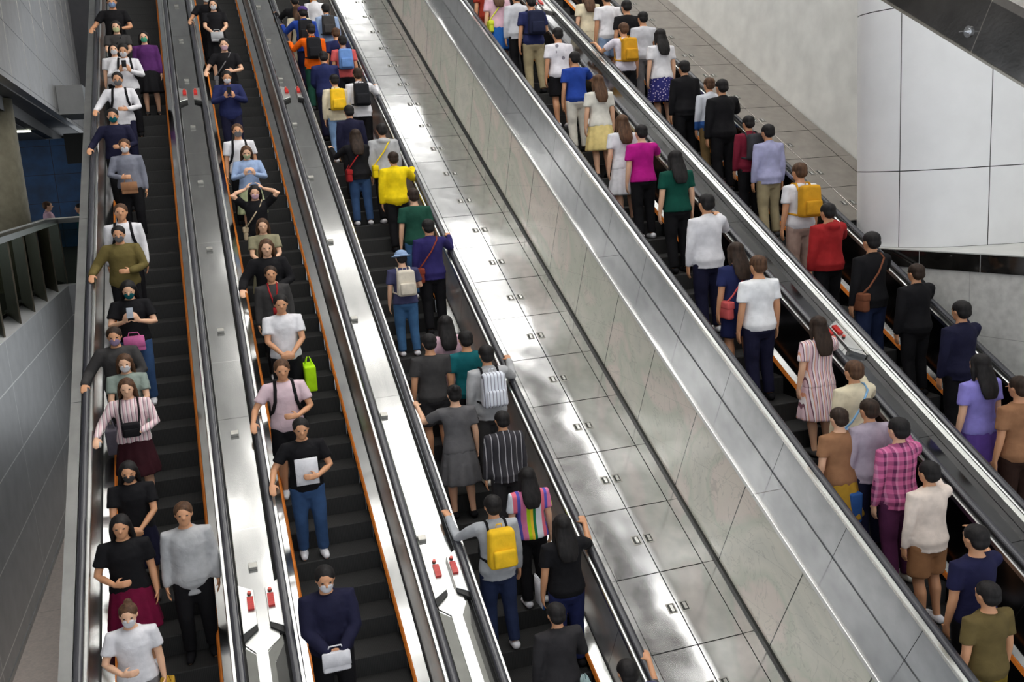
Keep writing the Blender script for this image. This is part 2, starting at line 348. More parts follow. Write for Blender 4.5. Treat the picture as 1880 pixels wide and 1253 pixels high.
    if e == 5:
        obj('outer_cap', prism([(7.245, -6.76), (7.245, -6.665), (7.30, -6.655), (7.315, -6.67), (7.315, -6.76)], a, b), M['cap'], t, label='bright steel cap left of the handrail')
    return t
ESC = {e: make_escalator(e) for e in CX}

# ------------------------------------------------------------------ decks between the escalators
def deck(name, x0, x1, h, a, b, mat, label):
    t = empty(name, IP((x0+x1)/2, a, h), label, 'deck', 'steel decks between handrails')
    n = 0
    k = a
    while k < b:
        e = min(k+6.0, b)
        obj('deck_panel', prism([(x0, h-.05), (x0, h-.004), (x0+.006, h), (x1-.006, h), (x1, h-.004), (x1, h-.05)], k, e-.004), mat, t); k = e; n += 1
    obj('edge_slot', prism(rect(x0-.04, x0, h-.10, h-.03), a, b), M['black'], t); obj('edge_slot', prism(rect(x1, x1+.04, h-.10, h-.03), a, b), M['black'], t)
    return t
deck('escalator_deck', -.085, .280, -8.25, 2.8, 31.5, M['deck'], 'pale brushed steel deck between the two escalators whose riders face the camera')
deck('escalator_deck', 1.825, 2.145, -8.25, 2.8, 31.5, M['deck'], 'brushed steel deck left of the middle escalator, carrying small boxes on its left edge')
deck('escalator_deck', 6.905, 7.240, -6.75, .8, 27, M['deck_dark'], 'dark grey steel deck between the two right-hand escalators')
# small sensor boxes every two metres
def boxes(x, ss, h, which):
    first = None
    for i, s in enumerate(ss):
        lab = 'small grey box on the %s deck, %s from the bottom' % (which, ORD[i])
        if first is None:
            bm = ibox(x-.045, x+.045, s-.035, s+.035, h, h+.045); bevel(bm, .004, 1)
            first = obj('deck_box', bm, M['box'], origin=IP(x, s, h), label=lab, cat='box', group='small boxes on the '+which+' deck'); base = s
        else:
            o = first.copy(); C.objects.link(o); o.location = IP(x, s, h); o['label'] = lab
boxes(.085, [6.51+2.0*i for i in range(9)], -8.25, 'left-hand pale')
boxes(1.872, [6.46+1.99*i for i in range(9)], -8.25, 'second pale')
# emergency stop units: wedge plate, red block, red button, lower face in a painted shade tone
def stop_unit(x, s, h, sgn, below, label, wid=.148):
    """x = rail side edge, sgn = direction towards the deck centre"""
    t = empty('emergency_stop', IP(x, s, h), label, 'emergency stop', 'emergency stop units on the decks')
    X = lambda d: x+sgn*d
    poly = [(X(0), s+.30), (X(wid), s+.21), (X(wid), s-.20), (X(0), s-.29)]
    bm = iplate(poly, h+.0, h+.055); bevel(bm, .004, 1)
    obj('housing', bm, M['stopplate'], t)
    obj('underside', iplate([(X(.002), s-.292), (X(wid-.002), s-.202), (X(wid-.002), s-.25), (X(.002), s-.37)], h-.0, h+.046), M['stopplate'] if below else M['black'], t, label='lower face')  # black on the pale-deck units paints shade onto the steel front
    rs = s+.04 if not below else s+.11
    bm = iplate([(X(wid-.075), rs-.075), (X(wid-.012), rs-.075), (X(wid-.012), rs+.075), (X(wid-.075), rs+.075)], h+.055, h+.085)
    r = obj('sign_block', bm, M['red'], t, label='red block with small lettering')
    q = bmesh.new()
    for row in range(4):   # rows of small marks standing for the engraved characters
        for colu in range(3):
            x0 = X(wid-.066+.017*colu); x1 = X(wid-.066+.017*colu+.011)
            iplate([(x0, rs+.045-.03*row), (x1, rs+.045-.03*row), (x1, rs+.048-.03*row+.006), (x0, rs+.048-.03*row+.006)], h+.085, h+.0862, q)
    obj('sign_marks', q, M['redface'], r)
    bs = rs+.125 if not below else rs-.135
    bm = bmesh.new()
    ring = [(X(wid-.045)+.022*math.cos(2*PI*i/16), bs+.022*math.sin(2*PI*i/16)) for i in range(16)]
    obj('button_collar', iplate(ring, h+.055, h+.070), M['recess_dark'], t)
    ring = [(X(wid-.045)+.017*math.cos(2*PI*i/16), bs+.017*math.sin(2*PI*i/16)) for i in range(16)]
    bm = iplate(ring, h+.066, h+.092)
    obj('button', bm, M['button'], t, label='round red button')
    return t
stop_unit(-.088, 5.98, -8.25, 1, False, 'lower left red stop unit on the deck between first and second escalator')
stop_unit(.320, 5.98, -8.25, -1, False, 'lower right red stop unit on the deck between first and second escalator')
stop_unit(-.088, 17.80, -8.25, 1, False, 'upper left red stop unit on the deck between first and second escalator')
stop_unit(.320, 17.80, -8.25, -1, False, 'upper right red stop unit on the deck between first and second escalator')
stop_unit(1.812, 5.93, -8.25, 1, False, 'lower left red stop unit on the deck left of the middle escalator')
stop_unit(2.205, 5.93, -8.25, -1, False, 'lower right red stop unit on the deck left of the middle escalator')
stop_unit(1.800, 17.70, -8.25, 1, False, 'upper left red stop unit on the deck left of the middle escalator')
stop_unit(2.235, 17.70, -8.25, -1, False, 'upper right red stop unit on the deck left of the middle escalator')
stop_unit(6.915, 7.08, -6.75, 1, True, 'stop unit on the dark deck at the left side, half hidden, above the striped dress', .13)
stop_unit(7.240, 7.08, -6.75, -1, True, 'stop unit on the dark deck at the right side, pale housing with bright red block')
stop_unit(6.915, 18.05, -6.75, 1, True, 'stop unit on the dark deck at the top edge of the picture, left one', .13)
stop_unit(7.240, 18.05, -6.75, -1, True, 'stop unit on the dark deck at the top edge of the picture, right one')
# flared plates and shallow recesses below the lower stop units
def flare(cx, x0, x1, s, h, label):
    t = empty('flared_plate', IP(cx, 3.0, h), label, 'plate', 'flared plates below the stop units')
    poly = [(cx-.055, s-.19), (x0+.004, s-.31), (x0+.004, s-.39), (cx-.055, s-.49), (cx-.055, s-2.9), (cx+.055, s-2.9), (cx+.055, s-.49), (x1-.03, s-.38), (x1-.03, s-.29), (cx+.055, s-.19)]
    obj('plate', iplate(poly[::-1], h+.004, h+.014), M['stopplate'], t)
    obj('recess', iplate([(x0, s-.42), (cx-.057, s-.51), (cx-.057, s-2.9), (x0, s-2.9)][::-1], h+.0005, h+.003), M['recess'], t)
    obj('recess', iplate([(cx+.057, s-.51), (x1, s-.33), (x1, s-.62), (cx+.11, s-.62), (cx+.11, s-2.9), (cx+.057, s-2.9)], h+.0005, h+.003), M['recess'], t)
    obj('dark_recess', iplate([(cx+.11, s-.64), (x1, s-.45), (x1, s-2.9), (cx+.11, s-2.9)], h+.0045, h+.006), M['recess_dark'], t)
flare(.065, -.083, .278, 5.98, -8.25, 'flared steel plate with dark recesses at the bottom of the left-hand pale deck')
flare(1.99, 1.828, 2.142, 5.93, -8.25, 'flared steel plate with dark recesses at the bottom of the second pale deck')

# ------------------------------------------------------------------ hatch strips
def hatch_leaf(x0, x1, s0, s1, h, hx, mat, label, group):
    t = empty('hatch_plate', IP((x0+x1)/2, s0, h), label, 'hatch plate', group)
    bm = prism([(x0, h-.02), (x0, h-.002), (x0+.003, h), (x1-.003, h), (x1, h-.002), (x1, h-.02)], s0, s1)
    obj('plate', bm, mat, t)
    sm = (s0+s1)/2
    hd = bmesh.new()     # recessed pull: frame and tongue
    for q in (ibox(hx-.050, hx+.050, sm-.064, sm-.052, h, h+.004, hd), ibox(hx-.050, hx+.050, sm+.052, sm+.064, h, h+.004, hd),
              ibox(hx-.050, hx-.038, sm-.052, sm+.052, h, h+.004, hd), ibox(hx+.038, hx+.050, sm-.052, sm+.052, h, h+.004, hd)): pass
    hn = obj('handle', hd, M['box'], t)
    obj('handle_recess', ibox(hx-.038, hx+.038, sm-.052, sm+.052, h+.0003, h+.0012), M['recess_dark'], hn)
    obj('handle_tongue', ibox(hx-.010, hx+.026, sm-.038, sm+.046, h+.0014, h+.003), M['cap'], hn)
    return t
def strip(xl, x0, xc, x1, xr, h, s0, pitch, n, mat, where, extra_below):
    L = R = None
    for i in range(n):
        a = s0+pitch*i; b = a+pitch-.012; k = i-extra_below
        nm = (ORD[k]+' row from below') if 0 <= k < len(ORD) else 'beyond the picture edge'
        if L is None:
            L = hatch_leaf(x0+.004, xc-.005, a, b, h, xc-.078, mat, '', 'hatch plates on the '+where); R = hatch_leaf(xc+.005, x1-.004, a, b, h, xc+.078, mat, '', 'hatch plates on the '+where)
            l, r = L, R
        else: l, r = copy_tree(L, D*(pitch*i)), copy_tree(R, D*(pitch*i))
        l['label'] = 'left hatch leaf, %s, %s' % (where, nm); r['label'] = 'right hatch leaf, %s, %s' % (where, nm)
    e = s0+pitch*n
    for q0, q1, nm in ((xl, x0-.004, 'left'), (x1+.004, xr, 'right')):
        t = empty('edge_strip', IP((q0+q1)/2, s0, h), 'narrow steel edge strip, %s side of the %s' % (nm, where), 'edge strip', 'edge strips of the '+where)
        for i in range(n): obj('strip_panel', ibox(q0, q1, s0+pitch*i, s0+pitch*(i+1)-.007, h-.02, h), mat, t)
    obj('trim_%d' % (1 if h < -8 else 2), ibox(xl, xr, s0, e, h-.30, h-.021), M['black'], kind='structure')
strip(3.70, 3.845, 4.371, 4.91, 5.06, -8.43, 4.611-2*.9485, .9485, 24, M['hatch'], 'bright strip by the marble wall', 1)
strip(8.745, 8.84, 9.37, 10.10, 10.345, -6.89, 10.663-.927, .927, 14, M['hatch_warm'], 'taupe strip below the right wall', 0)

# ------------------------------------------------------------------ marble wall with coping between the strips
obj('wall_middle', prism(rect(5.09, 5.43, -8.9, -7.135), 1.0, 31.5), M['marble'], kind='structure')
obj('baseboard_middle', prism([(5.062, -8.45), (5.062, -8.395), (5.072, -8.385), (5.089, -8.385), (5.089, -8.45)], 1.0, 31.5), M['recess_dark'], kind='structure')
t = empty('wall_coping', IP(5.27, 1, -7.135), 'bright polished steel coping on top of the marble wall', 'coping')
k = 1.0
for L in (4.36, 4.4, 4.4, 4.4, 4.4, 4.4, 4.14):
    obj('coping_panel', prism([(5.084, -7.134), (5.084, -7.109), (5.428, -7.109), (5.428, -7.134)], k, k+L-.006), M['coping'], t)
    obj('coping_lip', prism([(5.076, -7.157), (5.076, -7.111), (5.0835, -7.1085), (5.0835, -7.157)], k, k+L-.006), M['lip'], t); k += L
# ------------------------------------------------------------------ right side
obj('wall_right', wbox(10.36, 10.66, 4.0, 42, -8, 6.8), M['concrete'], kind='structure')
# stone wall under the landing, black band, slab and white column
rz = math.atan2(.23, .973); a0 = Vector((8.775, 10.95, 0)); dr = Vector((.23, -.973, 0)); nn = Vector((.973, .23, 0))
def vslab(p, d, n_, L, th, z0, z1):
    bm = bmesh.new(); P4 = [p, p+d*L, p+d*L+n_*th, p+n_*th]
    A = [bm.verts.new((q.x, q.y, z0)) for q in P4]; B = [bm.verts.new((q.x, q.y, z1)) for q in P4]
    for i in range(4): bm.faces.new((A[i], A[(i+1) % 4], B[(i+1) % 4], B[i]))
    bm.faces.new(A[::-1]); bm.faces.new(B); return bm
obj('wall_stone', vslab(a0, dr, nn, 7, .3, -8, -1.82), M['stone'], kind='structure')
obj('trim_3', vslab(a0-nn*.02, dr, nn, 7, .32, -1.82, -1.60), M['blackstone'], kind='structure')
bm = bmesh.new(); P5 = [a0-nn*.012, a0-nn*.012+dr*7, Vector((11.6, 4.15, 0)), Vector((11.6, 12.2, 0)), Vector((9.3, 12.2, 0))]
A = [bm.verts.new((q.x, q.y, -1.60)) for q in P5]; B = [bm.verts.new((q.x, q.y, -1.585)) for q in P5]
for i in range(5): bm.faces.new((A[i], A[(i+1) % 5], B[(i+1) % 5], B[i]))
bm.faces.new(A[::-1]); bm.faces.new(B)
obj('floor_landing', bm, M['slab'], kind='structure')
foot = [(9.40, 11.80), (9.10, 11.68), (8.92, 11.50), (8.82, 11.25), (8.83, 10.98), (8.93, 10.68), (9.10, 10.42), (9.27, 10.26), (9.49, 10.14), (9.88, 9.98), (10.28, 9.85), (10.9, 9.72), (11.6, 9.64), (12.2, 9.7), (12.6, 10.2), (12.6, 11.8)]
# smooth the outline
def chaikin(p, n):
    for _ in range(n):
        q = []
        for i in range(len(p)):
            a, b = Vector(p[i]), Vector(p[(i+1) % len(p)]); q += [tuple(a*.75+b*.25), tuple(a*.25+b*.75)]
        p = q
    return p
foot = chaikin(foot, 2)
t = empty('column', (10.6, 10.8, -1.585), 'large white rounded column of curved panels standing on the black banded ledge', 'column')
def ring_panel(z0, z1, mat, name, inset=0.0):
    bm = bmesh.new(); cx = sum(p[0] for p in foot)/len(foot); cy = sum(p[1] for p in foot)/len(foot)
    q = [(p[0]+(cx-p[0])*inset, p[1]+(cy-p[1])*inset) for p in foot]; n = len(q)
    A = [bm.verts.new((x, y, z0)) for x, y in q]; B = [bm.verts.new((x, y, z1)) for x, y in q]
    for i in range(n): bm.faces.new((A[i], A[(i+1) % n], B[(i+1) % n], B[i])).smooth = True
    return obj(name, bm, mat, t)
ring_panel(-1.585, 9, M['black'], 'core', .012)
for i, (z0, z1) in enumerate(((-1.58, -.565), (-.553, 1.535), (1.547, 3.63), (3.642, 5.7), (5.712, 9))): ring_panel(z0, z1, M['white_panel'], 'panel_ring')
for (x, y) in ((8.955, 10.63), (9.80, 10.02)):    # upright joints
    pt = min(range(len(foot)), key=lambda i: (foot[i][0]-x)**2+(foot[i][1]-y)**2); p = Vector(foot[pt]); q = Vector(foot[(pt+1) % len(foot)]); d = (q-p).normalized(); nrm = Vector((d.y, -d.x))
    if nrm.dot(Vector((-1, -1))) < 0: nrm = -nrm
    bm = bmesh.new(); c4 = [p-d*.005+nrm*.0015, p+d*.005+nrm*.0015, p+d*.005-nrm*.03, p-d*.005-nrm*.03]
    A = [bm.verts.new((v.x, v.y, -1.58)) for v in c4]; B = [bm.verts.new((v.x, v.y, 9)) for v in c4]
    for i in range(4): bm.faces.new((A[i], A[(i+1) % 4], B[(i+1) % 4], B[i]))
    bm.faces.new(A[::-1]); bm.faces.new(B); obj('joint', bm, M['black'], t)
# inclined dark steel beam, upper right, with a rosette
t = empty('inclined_beam', IP(6.6, 2, -2.687), 'dark reflective steel flank of an incline above, crossing the upper right corner', 'beam')
sec = [(6.2, -2.687), (6.2, -2.26), (6.215, -2.20), (6.25, -2.15), (6.31, -2.11), (6.40, -2.09), (7.2, -2.09), (7.2, -2.687)]
obj('cladding', prism(sec, 1.0, 16), M['dark_steel'], t)
obj('rim', prism([(6.192, -2.70), (6.192, -2.680), (6.22, -2.680), (6.22, -2.70)], 1.0, 16), M['rail_trim'], t)
c0 = IP(6.2, 6.104, -2.549)
t = empty('rosette', c0, 'round polished metal rosette with a bolt on the dark steel flank', 'rosette')
def disc(c, r, x0, x1, bm=None, n=24):
    bm = bm or bmesh.new(); A = []; B = []
    for i in range(n):
        an = 2*PI*i/n; A.append(bm.verts.new((x0, c.y+r*math.cos(an), c.z+r*math.sin(an)))); B.append(bm.verts.new((x1, c.y+r*math.cos(an), c.z+r*math.sin(an))))
    for i in range(n): bm.faces.new((A[i], A[(i+1) % n], B[(i+1) % n], B[i]))
    bm.faces.new(A[::-1]); bm.faces.new(B); return bm
bm = disc(c0, .047, 6.188, 6.2); disc(c0, .030, 6.180, 6.188, bm); disc(c0, .014, 6.168, 6.18, bm)
obj('disc', bm, M['chrome'], t); bm = disc(c0, .006, 6.10, 6.168, n=10); obj('bolt', bm, M['chrome'], t)

# ------------------------------------------------------------------ left side
obj('floor', wbox(-14, -1.70, 2, 26, -6.45, -6.2), M['floor'], kind='structure')
obj('floor_lower', wbox(-1.69, 14, -2, 40, -9.5, -9.3), M['darkfloor'], kind='structure')
obj('wall_left', wbox(-3.30, -3.0, 2, 23.5, -6.2, -2.26), M['wall_grey'], kind='structure')
obj('wall_return', wbox(-3.0, -1.72, 23.5, 23.8, -6.2, -2.26), M['wall_grey'], kind='structure')
obj('trim_4', wbox(-3.0, -2.985, 2, 23.5, -6.2, -6.12), M['grey_cap'], kind='structure')
obj('floor_balcony', wbox(-14, -3.50, 2, 50, -2.26, -2.25), M['darkfloor'], kind='structure')
obj('trim_5', wbox(-3.50, -3.0, 2, 23.5, -2.26, -2.25), M['white_panel'], kind='structure')
obj('trim_6', wbox(-3.50, -1.72, 23.5, 23.86, -2.26, -2.25), M['white_panel'], kind='structure')
obj('floor_balcony_inner', wbox(-3.50, -1.72, 23.86, 50, -2.26, -2.25), M['darkfloor'], kind='structure')
# fins
f0 = None
for i in range(-4, 5):
    y = 17.54+1.45*i+(.03*i*i if i > 0 else 0)
    k = i+5
    lab = 'upright bronze fin of the balcony balustrade, %s' % {4: 'nearest one cut by the left edge', 5: 'first complete one from the left', 6: 'second complete one from the left', 7: 'third complete one from the left', 8: 'fourth complete one from the left', 9: 'last one before the corner'}.get(k, 'one beyond the left edge of the picture')
    if f0 is None:
        bm = bmesh.new(); pts = [(-3.05, y), (-3.45, y+1.31)]
        d = (Vector((pts[1][0], pts[1][1], 0))-Vector((pts[0][0], pts[0][1], 0))).normalized(); nn2 = Vector((d.y, -d.x, 0))*.012
        q = [Vector((pts[0][0], pts[0][1], 0))+nn2, Vector((pts[1][0], pts[1][1], 0))+nn2, Vector((pts[1][0], pts[1][1], 0))-nn2, Vector((pts[0][0], pts[0][1], 0))-nn2]
        A = [bm.verts.new((v.x, v.y, -2.25)) for v in q]; B = [bm.verts.new((v.x, v.y, -.86)) for v in q]
        for j in range(4): bm.faces.new((A[j], A[(j+1) % 4], B[(j+1) % 4], B[j]))
        bm.faces.new(A[::-1]); bm.faces.new(B)
        f0 = obj('balustrade_fin', bm, M['fin'], origin=(-3.05, y, -2.25), label=lab, cat='fin', group='fins of the balcony balustrade')
    else:
        o = f0.copy(); C.objects.link(o); o.location = (-3.05, y, -2.25); o['label'] = lab
t = empty('balcony_handrail', (-3.25, 12, -.86), 'dark steel top rail of the balcony with a pale metal edge, turning at the corner', 'handrail')
bm = wbox(-3.32, -3.02, 6, 23.6, -.86, -.76); wbox(-3.32, -1.74, 23.6, 23.85, -.86, -.76, bm); obj('rail', bm, M['rail_dark'], t)
bm = wbox(-3.345, -3.29, 6, 23.6, -.76, -.735); wbox(-3.30, -1.74, 23.78, 23.87, -.76, -.735, bm); obj('edge_trim', bm, M['rail_trim'], t, label='pale metal edge')
t = empty('balustrade_glass', (-3.48, 12, -2.25), 'tinted glass behind the bronze fins of the balcony', 'glass balustrade')
bm = wbox(-3.50, -3.485, 6, 23.8, -2.25, -.86); wbox(-3.485, -1.74, 23.86, 23.875, -2.25, -.86, bm); obj('pane', bm, M['glass'], t)
obj('shoe', wbox(-3.52, -3.465, 6, 23.8, -2.25, -2.19), M['rail_dark'], t)
# beige column on the balcony
bm = bmesh.new(); A = []; B = []
for i in range(40):
    an = 2*PI*i/40; A.append(bm.verts.new((-4.24+.66*math.cos(an), 23.7+.66*math.sin(an), -2.25))); B.append(bm.verts.new((-4.24+.66*math.cos(an), 23.7+.66*math.sin(an), 1.90)))
for i in range(40): bm.faces.new((A[i], A[(i+1) % 40], B[(i+1) % 40], B[i])).smooth = True
bm.faces.new(A[::-1]); bm.faces.new(B)
obj('round_column', bm, M['column_beige'], label='round beige rendered column on the balcony at the left edge', cat='column')
# bulkhead over the balcony opening
b0 = Vector((-3.0, 19.1, 0)); bd = Vector((-.0396, .9992, 0)); bn = Vector((-.9992, -.0396, 0))
obj('wall_upper_left', vslab(b0-bd*14, bd, bn, 45, .2, 1.96, 10), M['bulkhead'], kind='structure')
for i in range(10):
    p = b0+bd*(-1.3+3.0*i)-bn*.004
    obj('trim_%d' % (10+i), vslab(p, bd, bn, .012, .01, 1.97, 10), M['rail_trim'], kind='structure')
obj('ceiling_soffit', vslab(b0-bd*14+bn*.2, bd, bn, 45, 9, 1.93, 1.99), M['soffit'], kind='structure')
t = empty('soffit_beam', (-3.9, 22, 1.6), 'dark beam crossing below the soffit at the left', 'beam')
obj('beam', vslab(Vector((-3.30, 17, 0)), Vector((-.062, .998, 0)), Vector((-.998, -.062, 0)), 27, .22, 1.62, 1.925), M['black'], t)
obj('ceiling_lower', vslab(Vector((-3.55, 17, 0)), Vector((-.062, .998, 0)), Vector((-.998, -.062, 0)), 27, 8, 1.60, 1.66), M['soffit2'], kind='structure')
t = empty('ceiling_light', (-4.85, 31.2, 1.55), 'short white strip light under the lower soffit at the left', 'light')
obj('diffuser', wbox(-4.9, -4.37, 31.1, 31.45, 1.555, 1.598), lamp('strip_light', (.95, 1, .8, 1), 3.0), t)
t = empty('wall_box', (-3.1, 30.7, 1.96), 'square white metal box end under the grey wall panels, upper left', 'box')
obj('front_panel', wbox(-3.455, -2.74, 30.70, 30.73, 1.965, 2.775), M['box_white'], t)
obj('body', wbox(-3.45, -2.745, 30.73, 33.5, 1.97, 2.77), M['recess_dark'], t)
obj('bottom_louvre', wbox(-3.44, -2.75, 30.74, 33.4, 1.955, 1.969), M['soffit2'], t)
obj('wall_far', wbox(-6.5, -.4, 44, 44.3, 1.6, 15), M['soffit'], kind='structure')
obj('wall_blue', wbox(-12, -1.0, 38, 38.3, -2.25, 1.6), M['blue'], kind='structure')
obj('hanging_sign', wbox(-3.75, -2.2, 33.5, 33.7, .62, 1.55), M['black'], label='black hanging panel in front of the blue wall', cat='panel')
